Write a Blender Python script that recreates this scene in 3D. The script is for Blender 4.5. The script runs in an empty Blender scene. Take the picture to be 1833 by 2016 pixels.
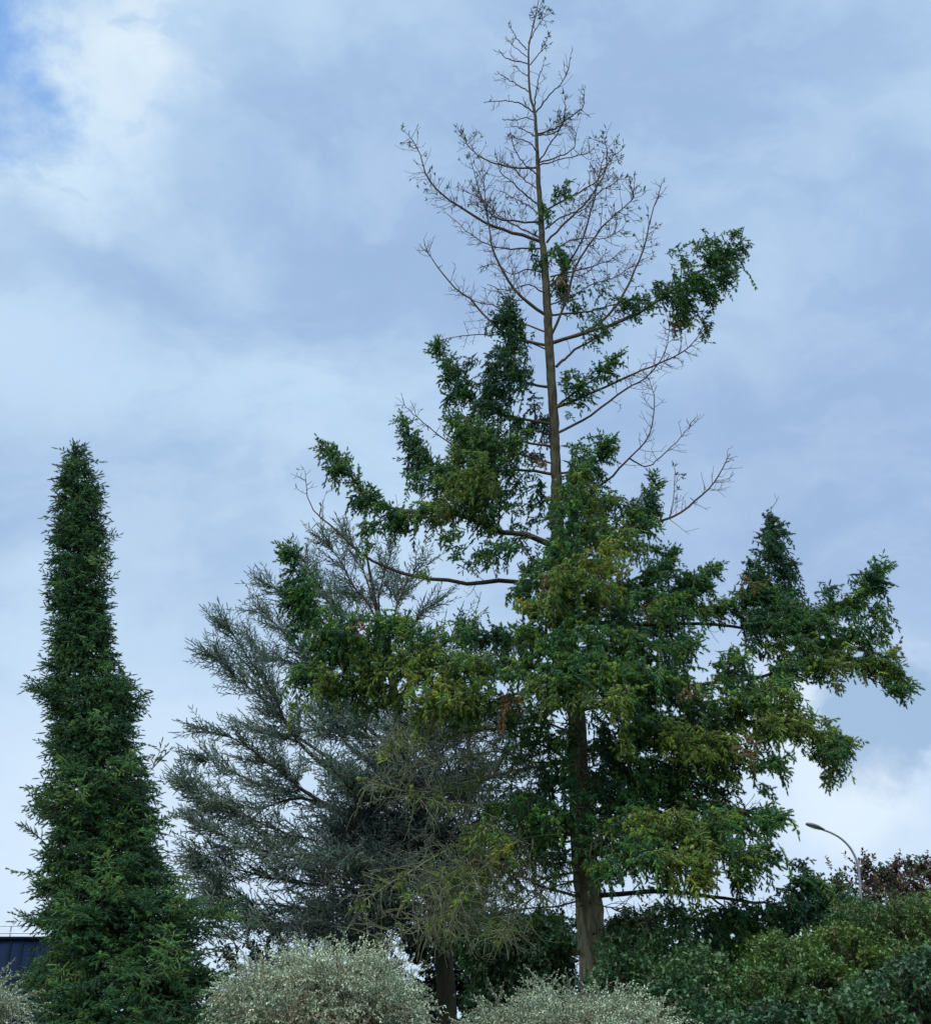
import bpy, math, random
import numpy as np

SC = bpy.context.scene
COL = SC.collection
rng = np.random.default_rng(7)
random.seed(7)

# ------------------------------------------------------------------ camera
PITCH = math.radians(25.0)
VF = math.radians(50.0)
CAMZ = 1.6
FPX = 1008.0 / math.tan(VF / 2)
FW = np.array([0, math.cos(PITCH), math.sin(PITCH)])
UP = np.array([0, -math.sin(PITCH), math.cos(PITCH)])
RT = np.array([1.0, 0, 0])
CAM = np.array([0, 0, CAMZ])

def P(px, py, Y):
    """measured direction (photo 1833 x 2016) and distance -> world point"""
    d = RT * ((px - 916.5) / FPX) + UP * ((1008 - py) / FPX) + FW
    return CAM + d * (Y / d[1])

def mpp(px, py, Y):
    return float(np.dot(P(px, py, Y) - CAM, FW)) / FPX

cam = bpy.data.cameras.new("camera")
cam.sensor_fit = 'VERTICAL'
cam.angle = VF
cam.clip_end = 20000
co = bpy.data.objects.new("camera", cam)
COL.objects.link(co)
co.location = (0, 0, CAMZ)
co.rotation_euler = (math.pi / 2 + PITCH, 0, 0)
SC.camera = co

# ------------------------------------------------------------------ helpers
def nrm(v):
    v = np.asarray(v, float)
    n = np.linalg.norm(v, axis=-1, keepdims=True)
    return v / np.maximum(n, 1e-9)

class Geo:
    def __init__(s):
        s.v = []; s.f = []; s.c = []; s.n = 0
    def add(s, v, f, c):
        v = np.asarray(v, np.float32); f = np.asarray(f, np.int32)
        c = np.asarray(c, np.float32)
        if c.ndim == 1:
            c = np.tile(c, (len(v), 1))
        s.v.append(v); s.f.append(f + s.n); s.c.append(c); s.n += len(v)
    def tube(s, pts, r0, r1, col, sides=5, rough=0.0, power=1.0):
        pts = np.asarray(pts, float)
        n = len(pts)
        t = np.gradient(pts, axis=0); t = nrm(t)
        ref = np.array([0.31, 0.87, 0.2]) if abs(t[0, 2]) > 0.8 else np.array([0.1, 0.05, 1.0])
        x = nrm(np.cross(t, ref)); y = np.cross(t, x)
        k = np.linspace(0, 1, n) ** power
        r = r0 + (r1 - r0) * k if np.isscalar(r0) else np.asarray(r0)
        a = np.linspace(0, 2 * math.pi, sides, endpoint=False)
        rr = r[:, None] * (1 + rough * rng.normal(size=(n, sides)))
        v = pts[:, None, :] + rr[..., None] * (np.cos(a)[None, :, None] * x[:, None, :] + np.sin(a)[None, :, None] * y[:, None, :])
        v = v.reshape(-1, 3)
        i = np.arange(n - 1)[:, None] * sides; j = np.arange(sides)[None, :]; j2 = (j + 1) % sides
        A = i + j; B = i + j2; Cc = i + sides + j2; D = i + sides + j
        f = np.concatenate([np.stack([A, B, Cc], -1).reshape(-1, 3), np.stack([A, Cc, D], -1).reshape(-1, 3)])
        s.add(v, f, col)
    def box(s, c, h, col, rz=0.0):
        c = np.asarray(c, float)
        v = np.array([[x, y, z] for x in (-1, 1) for y in (-1, 1) for z in (-1, 1)], float) * np.asarray(h)
        ca, sa = math.cos(rz), math.sin(rz)
        v = v @ np.array([[ca, sa, 0], [-sa, ca, 0], [0, 0, 1]]) + c
        f = [(0, 1, 3), (0, 3, 2), (4, 6, 7), (4, 7, 5), (0, 4, 5), (0, 5, 1), (2, 3, 7), (2, 7, 6), (0, 2, 6), (0, 6, 4), (1, 5, 7), (1, 7, 3)]
        s.add(v, f, col)
    def build(s, name, mat, parent=None, smooth=False):
        v = np.concatenate(s.v); f = np.concatenate(s.f); c = np.concatenate(s.c)
        if parent is not None:
            v = v - np.array(parent.location, np.float32)
        me = bpy.data.meshes.new(name)
        me.vertices.add(len(v)); me.vertices.foreach_set('co', v.ravel())
        me.loops.add(len(f) * 3); me.loops.foreach_set('vertex_index', f.ravel())
        me.polygons.add(len(f))
        me.polygons.foreach_set('loop_start', np.arange(0, len(f) * 3, 3, dtype=np.int32))
        me.polygons.foreach_set('loop_total', np.full(len(f), 3, np.int32))
        if smooth:
            me.polygons.foreach_set('use_smooth', np.ones(len(f), bool))
        me.update(calc_edges=True)
        at = me.attributes.new('tint', 'FLOAT_COLOR', 'POINT')
        rgba = np.ones((len(v), 4), np.float32); rgba[:, :3] = np.clip(c, 0, 1)
        at.data.foreach_set('color', rgba.ravel())
        me.materials.append(mat)
        o = bpy.data.objects.new(name, me)
        COL.objects.link(o)
        if parent is not None:
            o.parent = parent
        return o

def empty(name, loc, label, cat, group=None):
    o = bpy.data.objects.new(name, None)
    COL.objects.link(o)
    o.location = tuple(float(a) for a in loc)
    o['label'] = label; o['category'] = cat
    if group: o['group'] = group
    bpy.context.view_layer.update()
    return o

# ------------------------------------------------------------------ materials
def new_mat(name):
    m = bpy.data.materials.new(name); m.use_nodes = True
    nt = m.node_tree; nt.nodes.clear()
    return m, nt, nt.nodes, nt.links

def leaf_mat(name, rough=0.6, trans=0.25, spec=0.3, gain=1.0):
    m, nt, N, L = new_mat(name)
    out = N.new('ShaderNodeOutputMaterial')
    at = N.new('ShaderNodeAttribute'); at.attribute_name = 'tint'
    tc = N.new('ShaderNodeTexCoord')
    nz = N.new('ShaderNodeTexNoise'); nz.inputs['Scale'].default_value = 9; nz.inputs['Detail'].default_value = 3
    L.new(tc.outputs['Object'], nz.inputs['Vector'])
    mr = N.new('ShaderNodeMapRange'); mr.inputs['From Min'].default_value = .3; mr.inputs['From Max'].default_value = .7
    mr.inputs['To Min'].default_value = .75 * gain; mr.inputs['To Max'].default_value = 1.25 * gain
    L.new(nz.outputs['Fac'], mr.inputs['Value'])
    mul = N.new('ShaderNodeVectorMath'); mul.operation = 'SCALE'
    L.new(at.outputs['Color'], mul.inputs[0]); L.new(mr.outputs[0], mul.inputs['Scale'])
    b = N.new('ShaderNodeBsdfPrincipled')
    L.new(mul.outputs[0], b.inputs['Base Color'])
    b.inputs['Roughness'].default_value = rough
    b.inputs['Specular IOR Level'].default_value = spec
    t = N.new('ShaderNodeBsdfTranslucent'); L.new(mul.outputs[0], t.inputs['Color'])
    mx = N.new('ShaderNodeMixShader'); mx.inputs[0].default_value = trans
    L.new(b.outputs[0], mx.inputs[1]); L.new(t.outputs[0], mx.inputs[2])
    L.new(mx.outputs[0], out.inputs['Surface'])
    return m

def bark_mat(name, c1, c2, c3, scale=6.0, bump=0.6, foot=None):
    m, nt, N, L = new_mat(name)
    out = N.new('ShaderNodeOutputMaterial')
    b = N.new('ShaderNodeBsdfPrincipled'); L.new(b.outputs[0], out.inputs['Surface'])
    tc = N.new('ShaderNodeTexCoord')
    mp = N.new('ShaderNodeMapping'); mp.inputs['Scale'].default_value = (scale, scale, scale * .22)
    L.new(tc.outputs['Object'], mp.inputs['Vector'])
    vo = N.new('ShaderNodeTexVoronoi'); vo.inputs['Scale'].default_value = 2.2
    n1 = N.new('ShaderNodeTexNoise'); n1.inputs['Scale'].default_value = 3; n1.inputs['Detail'].default_value = 8
    L.new(mp.outputs[0], n1.inputs['Vector'])
    mixv = N.new('ShaderNodeMix'); mixv.data_type = 'VECTOR'; mixv.inputs['Factor'].default_value = .25
    L.new(mp.outputs[0], mixv.inputs[4]); L.new(n1.outputs['Color'], mixv.inputs[5])
    L.new(mixv.outputs[1], vo.inputs['Vector'])
    cr = N.new('ShaderNodeValToRGB')
    cr.color_ramp.elements[0].color = (*c1, 1); cr.color_ramp.elements[0].position = .25
    cr.color_ramp.elements[1].color = (*c2, 1); cr.color_ramp.elements[1].position = .7
    L.new(n1.outputs['Fac'], cr.inputs[0])
    n2 = N.new('ShaderNodeTexNoise'); n2.inputs['Scale'].default_value = 1.3; n2.inputs['Detail'].default_value = 5
    L.new(tc.outputs['Object'], n2.inputs['Vector'])
    r2 = N.new('ShaderNodeMapRange'); r2.inputs['From Min'].default_value = .48; r2.inputs['From Max'].default_value = .62
    L.new(n2.outputs['Fac'], r2.inputs['Value'])
    mc = N.new('ShaderNodeMix'); mc.data_type = 'RGBA'
    L.new(r2.outputs[0], mc.inputs['Factor']); L.new(cr.outputs[0], mc.inputs[6]); mc.inputs[7].default_value = (*c3, 1)
    colr = mc.outputs[2]
    if foot:      # open-sky light on the trunk foot painted in as paler bark, ragged upper edge
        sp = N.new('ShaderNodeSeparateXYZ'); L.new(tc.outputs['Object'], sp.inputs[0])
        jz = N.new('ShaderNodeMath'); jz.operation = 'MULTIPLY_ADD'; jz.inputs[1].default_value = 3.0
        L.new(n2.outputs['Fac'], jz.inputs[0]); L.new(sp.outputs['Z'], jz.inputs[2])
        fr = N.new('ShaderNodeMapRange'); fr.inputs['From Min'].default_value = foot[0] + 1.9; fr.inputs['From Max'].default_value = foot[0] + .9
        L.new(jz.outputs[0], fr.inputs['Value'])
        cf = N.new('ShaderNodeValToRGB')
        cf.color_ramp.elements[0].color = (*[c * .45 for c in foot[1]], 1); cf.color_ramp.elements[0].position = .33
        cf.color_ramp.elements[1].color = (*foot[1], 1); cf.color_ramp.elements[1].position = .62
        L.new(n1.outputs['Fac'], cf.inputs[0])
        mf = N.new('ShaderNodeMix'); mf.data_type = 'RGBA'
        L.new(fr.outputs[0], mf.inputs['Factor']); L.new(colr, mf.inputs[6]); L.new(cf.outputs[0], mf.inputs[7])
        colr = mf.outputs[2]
    L.new(colr, b.inputs['Base Color'])
    b.inputs['Roughness'].default_value = .9; b.inputs['Specular IOR Level'].default_value = .15
    ad = N.new('ShaderNodeMath'); ad.operation = 'ADD'
    L.new(vo.outputs['Distance'], ad.inputs[0]); L.new(n1.outputs['Fac'], ad.inputs[1])
    bp = N.new('ShaderNodeBump'); bp.inputs['Strength'].default_value = bump; bp.inputs['Distance'].default_value = .07
    L.new(ad.outputs[0], bp.inputs['Height']); L.new(bp.outputs[0], b.inputs['Normal'])
    return m

def flat_mat(name, col, rough=.5, metal=0.0, var=.15, scale=8.0):
    m, nt, N, L = new_mat(name)
    out = N.new('ShaderNodeOutputMaterial')
    b = N.new('ShaderNodeBsdfPrincipled'); L.new(b.outputs[0], out.inputs['Surface'])
    tc = N.new('ShaderNodeTexCoord')
    n1 = N.new('ShaderNodeTexNoise'); n1.inputs['Scale'].default_value = scale; n1.inputs['Detail'].default_value = 6
    L.new(tc.outputs['Object'], n1.inputs['Vector'])
    cr = N.new('ShaderNodeValToRGB')
    cr.color_ramp.elements[0].color = (*[c * (1 - var) for c in col], 1); cr.color_ramp.elements[0].position = .3
    cr.color_ramp.elements[1].color = (*[min(1, c * (1 + var)) for c in col], 1); cr.color_ramp.elements[1].position = .7
    L.new(n1.outputs['Fac'], cr.inputs[0]); L.new(cr.outputs[0], b.inputs['Base Color'])
    b.inputs['Roughness'].default_value = rough; b.inputs['Metallic'].default_value = metal; b.inputs['Specular IOR Level'].default_value = .5 if metal else .12
    return m

M_NEEDLE = leaf_mat('needles', .5, .18, .35)
M_CEDAR = leaf_mat('cedar_needles', .6, .12, .3)
M_SPRUCE = leaf_mat('spruce_needles', .5, .06, .3)
M_LEAF = leaf_mat('leaf', .42, .25, .45)
M_SILVER = leaf_mat('silver_leaf', .6, .2, .3)
M_WOOD = leaf_mat('twig_wood', .85, 0.0, .15)
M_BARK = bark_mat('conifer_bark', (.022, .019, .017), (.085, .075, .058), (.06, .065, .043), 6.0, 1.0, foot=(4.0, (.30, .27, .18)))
M_DBARK = bark_mat('dark_bark', (.02, .016, .014), (.06, .048, .04), (.04, .045, .03), 5.0, .7)

# ------------------------------------------------------------------ conifer shoot templates
def shoot_template(nn, ang, nl, nw, spin, seed=1, gap=0.04):
    """unit shoot on +Z: radial lengths in units of 'rad', z in units of 'len'. returns verts(radial xy, z), faces"""
    r = np.random.default_rng(seed)
    V = []; F = []; Tn = []
    # spindle, three sided with two rings
    for z, q in ((0.0, .6), (.5, 1.0), (1.0, .5)):
        for k in range(3):
            a = k * 2.094
            V.append((math.cos(a) * spin * q, math.sin(a) * spin * q, z))
    for i in range(2):
        for k in range(3):
            a = i * 3 + k; b = i * 3 + (k + 1) % 3
            F += [(a, b, b + 3), (a, b + 3, a + 3)]
    for i in range(nn):
        z = gap + (1 - gap) * (i + r.random() * .6) / nn
        a = i * 2.4 + r.random() * .5
        c, s = math.cos(a), math.sin(a)
        l = nl * (.8 + .4 * r.random()) * (1 - .35 * z)
        dz = .12 + .12 * r.random()
        b = len(V)
        w = nw
        V += [(-s * w, c * w, z - .015), (s * w, -c * w, z + .015), (c * l, s * l, z + dz)]
        F.append((b, b + 1, b + 2))
    tone = np.concatenate([np.full(9, .85), np.repeat(r.uniform(.7, 1.4, nn), 3)])
    return np.array(V, float), np.array(F, np.int32), tone

T_FIR = [shoot_template(24, .9, 1.0, .15, .36, s) for s in (1, 2, 3)]
T_CEDAR = [shoot_template(16, .9, 1.0, .2, .4, s) for s in (4, 5, 6)]
T_SPR = [shoot_template(20, .9, 1.0, .18, .38, s) for s in (7, 8, 9)]

class Shoots:
    def __init__(s, templates):
        s.T = templates; s.p = []; s.d = []; s.l = []; s.r = []; s.c = []
    def add(s, p, d, l, r, c):
        s.p.append(p); s.d.append(d); s.l.append(l); s.r.append(r); s.c.append(c)
    def flush(s, geo):
        flush_sprays(geo, s)
        if not s.p: return 0
        p = np.concatenate(s.p); d = nrm(np.concatenate(s.d)); l = np.concatenate(s.l); r = np.concatenate(s.r); c = np.concatenate(s.c)
        n = len(p)
        ref = rng.normal(size=(n, 3))
        x = nrm(np.cross(d, ref)); y = np.cross(d, x)
        pick = rng.integers(0, len(s.T), n)
        for k, (TV, TF, TT) in enumerate(s.T):
            m = pick == k
            if not m.any(): continue
            pp, xx, yy, dd, ll, rr, cc = p[m], x[m], y[m], d[m], l[m], r[m], c[m]
            v = (pp[:, None] + TV[None, :, 0:1] * rr[:, None, None] * xx[:, None] + TV[None, :, 1:2] * rr[:, None, None] * yy[:, None]
                 + TV[None, :, 2:3] * ll[:, None, None] * dd[:, None])
            f = TF[None] + (np.arange(len(pp)) * len(TV))[:, None, None]
            col = cc[:, None, :] * TT[None, :, None]
            # stems inside the shoot a little browner: true twig colour
            geo.add(v.reshape(-1, 3), f.reshape(-1, 3), col.reshape(-1, 3))
        return n

# palettes (albedo)
PAL = {
    'dark': [(.012, .046, .024), (.017, .056, .026), (.022, .066, .024)],
    'mid': [(.024, .076, .026), (.034, .098, .024), (.018, .062, .026), (.058, .118, .022)],
    'olive': [(.075, .130, .026), (.10, .15, .026), (.055, .105, .028), (.085, .115, .030)],
    'yellow': [(.12, .15, .022), (.09, .14, .026), (.14, .15, .02), (.06, .11, .028)],
    'brown': [(.13, .065, .032), (.10, .08, .035), (.07, .09, .03), (.10, .055, .03)],
    'cedar': [(.080, .130, .108), (.062, .105, .090), (.11, .155, .125), (.072, .10, .082)],
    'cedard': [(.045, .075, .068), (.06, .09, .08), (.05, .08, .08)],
    'cedarb': [(.12, .12, .075), (.10, .13, .085), (.09, .12, .095)],
    'spruce': [(.017, .054, .022), (.023, .066, .022), (.013, .042, .022), (.034, .080, .022)],
    'sprucel': [(.055, .12, .040), (.045, .105, .042), (.075, .125, .03)],
    'mixg': [(.024, .076, .028), (.050, .110, .024), (.018, .060, .028), (.090, .145, .024), (.034, .092, .026)],
}
TWIGC = np.array([.055, .042, .036])
TWIGG = np.array([.13, .125, .075])

def pal(name):
    c = np.array(PAL[name][rng.integers(len(PAL[name]))])
    return c * (1.75 if name.startswith('cedar') else 1.85) * (1 + rng.normal() * .12)

SPRAYS = {}
def spray(G, S, base, d, L, droop, palette, spacing=.046, sl=.098, sr=.040, hang=.34, angle=.8, stemr=.006, stemc=TWIGC, flat=.8, fill=1.0):
    """queue one twig: curved stem with shoots on both sides"""
    SPRAYS.setdefault(id(G), []).append((np.asarray(base, float), nrm(d), L, droop, pal(palette), spacing, sl, sr, hang, angle, stemr, stemc, flat, fill))

def batch_paths(base, d, L, droop, K, wob):
    N = len(base)
    pts = np.empty((N, K + 1, 3)); pts[:, 0] = base; cur = d.copy()
    for i in range(K):
        cur = cur + rng.normal(size=(N, 3)) * wob
        cur[:, 2] -= droop / K
        cur = nrm(cur)
        pts[:, i + 1] = pts[:, i] + cur * (L / K)[:, None]
    return pts

def batch_stems(G, pts, r, col):
    N, K1, _ = pts.shape
    t = nrm(np.gradient(pts, axis=1))
    x = nrm(np.cross(t, rng.normal(size=(N, 1, 3)))); y = np.cross(t, x)
    a = np.array([0, 2.094, 4.189])
    rr = (r[:, None] * np.linspace(1, .5, K1)[None])[..., None, None]
    v = pts[:, :, None, :] + rr * (np.cos(a)[None, None, :, None] * x[:, :, None, :] + np.sin(a)[None, None, :, None] * y[:, :, None, :])
    f = []
    for i in range(K1 - 1):
        for k in range(3):
            p, q = i * 3 + k, i * 3 + (k + 1) % 3
            f += [(p, q, q + 3), (p, q + 3, p + 3)]
    F = np.array(f)[None] + (np.arange(N) * K1 * 3)[:, None, None]
    G.add(v.reshape(-1, 3), F.reshape(-1, 3), np.repeat(col, K1 * 3, 0))

def flush_sprays(G, S):
    q = SPRAYS.pop(id(G), [])
    if not q: return
    base, d, L, droop, col, spacing, sl, sr, hang, angle, stemr, stemc, flat, fill = [np.array(z) for z in zip(*q)]
    K = 5; N = len(base)
    pts = batch_paths(base, d, L, droop, K, .07)
    batch_stems(G, pts, stemr, stemc)
    n = np.maximum(3, (L / spacing).astype(int)); M = int(n.max())
    j = np.arange(M)[None]
    ok = (j < n[:, None]) & ((rng.random((N, M)) < fill[:, None]) | (j == n[:, None] - 1))
    si, ji = np.nonzero(ok)
    s = .08 + .92 * np.clip((ji + rng.random(len(ji)) * .7) / n[si], 0, .999)
    idx = np.clip((s * K).astype(int), 0, K - 1); fr = (s * K - idx)[:, None]
    p0 = pts[si, idx]; p1 = pts[si, idx + 1]
    pos = p0 * (1 - fr) + p1 * fr
    tan = nrm(p1 - p0)
    fl = np.array([0, 0, 1.0]) + rng.normal(size=(N, 3)) * flat[:, None]
    side = nrm(np.cross(tan, fl[si]) + 1e-4)
    sg = np.where(ji % 2 == 0, 1, -1)[:, None]
    an = angle[si][:, None]
    dd = tan * (1 - an * .45) + side * sg * an + rng.normal(size=(len(si), 3)) * .33
    dd[:, 2] -= hang[si]
    last = ji == n[si] - 1
    dd[last] = tan[last]
    ln = sl[si] * (1.15 - .5 * s) * (.65 + .7 * rng.random(len(si)))
    rad = sr[si] * (.8 + .4 * rng.random(len(si)))
    cc = col[si] * (1 + rng.normal(size=(len(si), 1)) * .15)
    S.add(pos, dd, ln, rad, cc)

def resample(pts, n):
    pts = np.asarray(pts, float)
    if len(pts) == 2:
        t = np.linspace(0, 1, n)[:, None]
        return pts[0] * (1 - t) + pts[1] * t
    ext = np.vstack([2 * pts[0] - pts[1], pts, 2 * pts[-1] - pts[-2]])
    out = []
    seg = len(pts) - 1
    for u in np.linspace(0, seg - 1e-6, n):
        i = int(u); t = u - i
        p0, p1, p2, p3 = ext[i:i + 4]
        out.append(.5 * ((2 * p1) + (-p0 + p2) * t + (2 * p0 - 5 * p1 + 4 * p2 - p3) * t * t + (-p0 + 3 * p1 - 3 * p2 + p3) * t ** 3))
    return np.array(out)

def px_line(pts, Y0, dY, n=18, wob=.009):
    pts = np.array(pts, float)
    l = np.concatenate([[0], np.cumsum(np.linalg.norm(np.diff(pts, axis=0), axis=1))]); l /= l[-1]
    w = np.array([P(x, y, Y0 + dY * t) for (x, y), t in zip(pts, l)])
    r = resample(w, n)
    k = rng.normal(size=(n, 3)) * wob; k[0] = 0
    return r + k

def along(line, t):
    n = len(line) - 1
    i = min(int(t * n), n - 1); f = t * n - i
    return line[i] * (1 - f) + line[i + 1] * f, nrm(line[i + 1] - line[i])

def twig(G, p, d, L, r, col, lift=.5, depth=1, S=None, tuft=0.0, tpal='dark', kink=.16):
    K = 6
    pts = [p]; cur = nrm(d)
    for i in range(K):
        cur = nrm(cur + np.array([0, 0, lift]) / K + rng.normal(size=3) * kink)
        pts.append(pts[-1] + cur * L / K)
    pts = np.array(pts)
    G.tube(pts, r, max(r * .45, .0035), col, 3 if r < .012 else 4)
    if depth > 0:
        for j in range(rng.integers(1, 4)):
            t = .2 + .75 * rng.random()
            q, tn = along(pts, t)
            sd = nrm(rng.normal(size=3))
            twig(G, q, tn * .7 + sd * .75, L * (.25 + .35 * rng.random()), max(r * .6, .004), col, lift * (.4 + rng.random()), depth - 1, S, tuft, tpal, kink)
    if S is not None and rng.random() < tuft:
        m = rng.integers(1, 4)
        q = np.repeat(pts[-1][None], m, 0) - cur * .03
        dd = cur[None] + rng.normal(size=(m, 3)) * .5
        c = pal(tpal)[None] * (1 + rng.normal(size=(m, 1)) * .1)
        S.add(q, dd, .06 + .05 * rng.random(m), np.full(m, .024), c)

# ------------------------------------------------------------------ 1. tall half-dead conifer
YT = 20.0
tall = empty('conifer_tree', (P(1178, 2016, YT)[0], YT, 0), 'tallest conifer with a bare dead top and ragged green lower limbs on a thick trunk', 'tree', None)
TR = [(1062, -6, 1.5), (1052, 40, 2.5), (1041, 100, 4), (1044, 185, 5.5), (1053, 223, 7), (1057, 287, 8.5), (1060, 349, 10.5), (1065, 431, 13.5), (1069, 484, 15),
      (1074, 545, 18), (1078, 615, 20), (1081, 677, 21), (1086, 766, 21.5), (1092, 855, 23), (1094, 909, 24), (1096, 974, 26), (1102, 1080, 29), (1115, 1232, 33), (1134, 1400, 38),
      (1138, 1500, 41), (1145, 1650, 46), (1157, 1760, 53), (1165, 1850, 57), (1171, 1930, 60), (1178, 2010, 66)]
tp = np.array([P(a, b, YT) for a, b, w in TR])
tr = np.array([w * (.84 if b < 1000 else .84 + .16 * min(1, (b - 1000) / 700)) * .5 * mpp(a, b, YT) for a, b, w in TR])
base = tp[-1].copy(); base[2] = -.15; base[0] += .03
tp = np.vstack([tp, [(tp[-1] + base) / 2], base]); tr = np.append(tr, [tr[-1] * 1.12, tr[-1] * 1.45])
tpl = resample(tp, 140)
trl = np.interp(np.linspace(0, 1, 140), np.linspace(0, 1, len(tr)), tr)
g = Geo(); g.tube(tpl + rng.normal(size=tpl.shape) * .006, trl, 0, (.1, .1, .1), 14, rough=.035)
# snags and knots on the lower trunk
for (kx, ky, rr, dx) in ((1185, 1895, .07, .22), (1133, 1875, .05, -.16), (1150, 1960, .06, -.12), (1196, 1935, .05, .2)):
    q = P(kx, ky, YT - .12)
    g.tube(np.array([q - [dx * .3, 0, 0], q + [dx * .25, -.1, .02], q + [dx * .5, -.16, .03]]), rr, rr * .6, (.1, .1, .1), 7, rough=.08)
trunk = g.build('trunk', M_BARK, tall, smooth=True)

TG = Geo(); TS = Shoots(T_FIR)
for k in range(26):      # snapped stubs of old side branches on the lower trunk
    y_ = rng.uniform(1420, 1930); x_ = float(np.interp(y_, [t[1] for t in TR], [t[0] for t in TR])); r_ = float(np.interp(y_, [t[1] for t in TR], [t[2] for t in TR])) * .5 * mpp(x_, y_, YT)
    a = rng.uniform(-math.pi, 0); o_ = np.array([math.cos(a), math.sin(a), rng.uniform(-.3, .2)])
    c_ = P(x_, y_, YT); TG.tube(np.array([c_ + o_ * r_ * .8, c_ + o_ * (r_ + .06), c_ + o_ * (r_ + rng.uniform(.1, .45)) + rng.normal(size=3) * .03]), .018, .007, TWIGC * 1.3, 5)


def limb(pts, dz=0.0, w0=5, w1=1.4, twigs=0, tl=.5, fol=0, f0=.2, f1=1.0, palette='mixg', sl=.5, tuft=0.0, lift=.5, Y0=YT, col=TWIGC, droop=.5, n=20, G=None, S=None, spec=None, dead_depth=1, tstart=.12, name='branch', parent=None, kink=.09, sdw=.8):
    """a limb drawn by measured directions; own mesh with its bare twigs; needles go to the crown"""
    G = G or TG; S = S or TS
    global rng
    rng = np.random.default_rng(int(pts[-1][0] * 13 + pts[-1][1] * 5 + abs(dz) * 10))
    line = px_line(pts, Y0, dz, n)
    m = mpp(pts[0][0], pts[0][1], Y0)
    B = Geo()
    B.tube(line, w0 * .5 * m, w1 * .5 * m, (col * (.85 + .3 * rng.random())), 6, rough=.06)
    L = float(np.linalg.norm(np.diff(line, axis=0), axis=1).sum())
    for i in range(int(twigs * L)):
        t = tstart + (1 - tstart) * rng.random() ** .8
        q, tn = along(line, t)
        sd = nrm(rng.normal(size=3) * [1, .9, .8]); sd = nrm(sd - tn * np.dot(sd, tn))
        twig(B, q, tn * .45 + sd * .9, tl * (.45 + .8 * rng.random()) * (1.15 - .45 * t), .0075, col * (.8 + .4 * rng.random()), lift * (.2 + 1.5 * rng.random()), dead_depth, S, tuft, 'dark', kink)
    if tuft > 0:
        twig(B, line[-1], nrm(line[-1] - line[-3]), tl * .5, .007, col, lift, 1, S, min(1, tuft * 3), 'dark')
    B.build(name, M_WOOD, parent or tall)
    if fol > 0:
        kw = dict(spacing=.048)
        if spec: kw.update(spec)
        for i in range(int(fol * 1.35 * L * (f1 - f0))):
            t = f0 + (f1 - f0) * rng.random()
            q, tn = along(line, t)
            sd = nrm(rng.normal(size=3) * [1, 1, .55]); sd = nrm(sd - tn * np.dot(sd, tn))
            spray(G, S, q, tn * (.5 + .5 * t) + sd * sdw, sl * (.5 + .8 * rng.random()) * (1.15 - .5 * t), droop * (.3 + rng.random()), palette, **kw)
        q, tn = along(line, .999)
        if f1 > .97:
            spray(G, S, q, tn, sl * .6, -.1, palette, **kw)
    return line

def clump(cx, cy, rx, ry, dz, dens=1.0, palette='mixg', sl=.42, droop=.7, out=None, Y0=YT, G=None, S=None, spec=None, ax=None, depth=None, up=0.0, mult=2.1):
    """foliage mass: short sprays through an irregular volume"""
    G = G or TG; S = S or TS
    global rng
    rng = np.random.default_rng(int(cx * 31 + cy * 7 + abs(dz) * 10))
    c = P(cx, cy, Y0 + dz); m = mpp(cx, cy, Y0 + dz)
    RX, RZ = rx * m, ry * m
    RY = depth if depth else .7 * min(RX, RZ) + .25
    if palette == 'brown': dens *= .75; rx *= .8; ry *= .8
    n = int(dens * rx * ry * math.pi / 330.0 * mult) + 2
    ax = trunk_at(c[2]) if ax is None else ax
    kw = dict(spacing=.048)
    if spec: kw.update(spec)
    # several smaller knots inside the volume give the mass an uneven edge
    K = max(3, int(n / 9))
    kn = nrm(rng.normal(size=(K, 3))) * (rng.random((K, 1)) ** .45)
    for i in range(n):
        k = kn[rng.integers(K)] + rng.normal(size=3) * .2
        p = c + k * [RX, RY, RZ]
        o = p - np.array([ax[0], ax[1], p[2]])
        o = nrm(o) * .7 + nrm(rng.normal(size=3) * [1, 1, .5]) * .8 + np.array([0, 0, .1 + up])
        L = sl * (.5 + .8 * rng.random())
        if up == 0 and rng.random() < .22:      # hanging tassels under the bough
            spray(G, S, p, o * .5 + np.array([0, 0, -.5]), L * 1.15, 2.2, palette, **kw)
        else:
            spray(G, S, p - nrm(o) * L * .5, o, L, droop * (.3 + rng.random()), palette, **kw)

def trunk_at(z):
    zs = tpl[:, 2][::-1]; xs = tpl[:, 0][::-1]
    return np.array([np.interp(z, zs, xs), YT])

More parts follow.
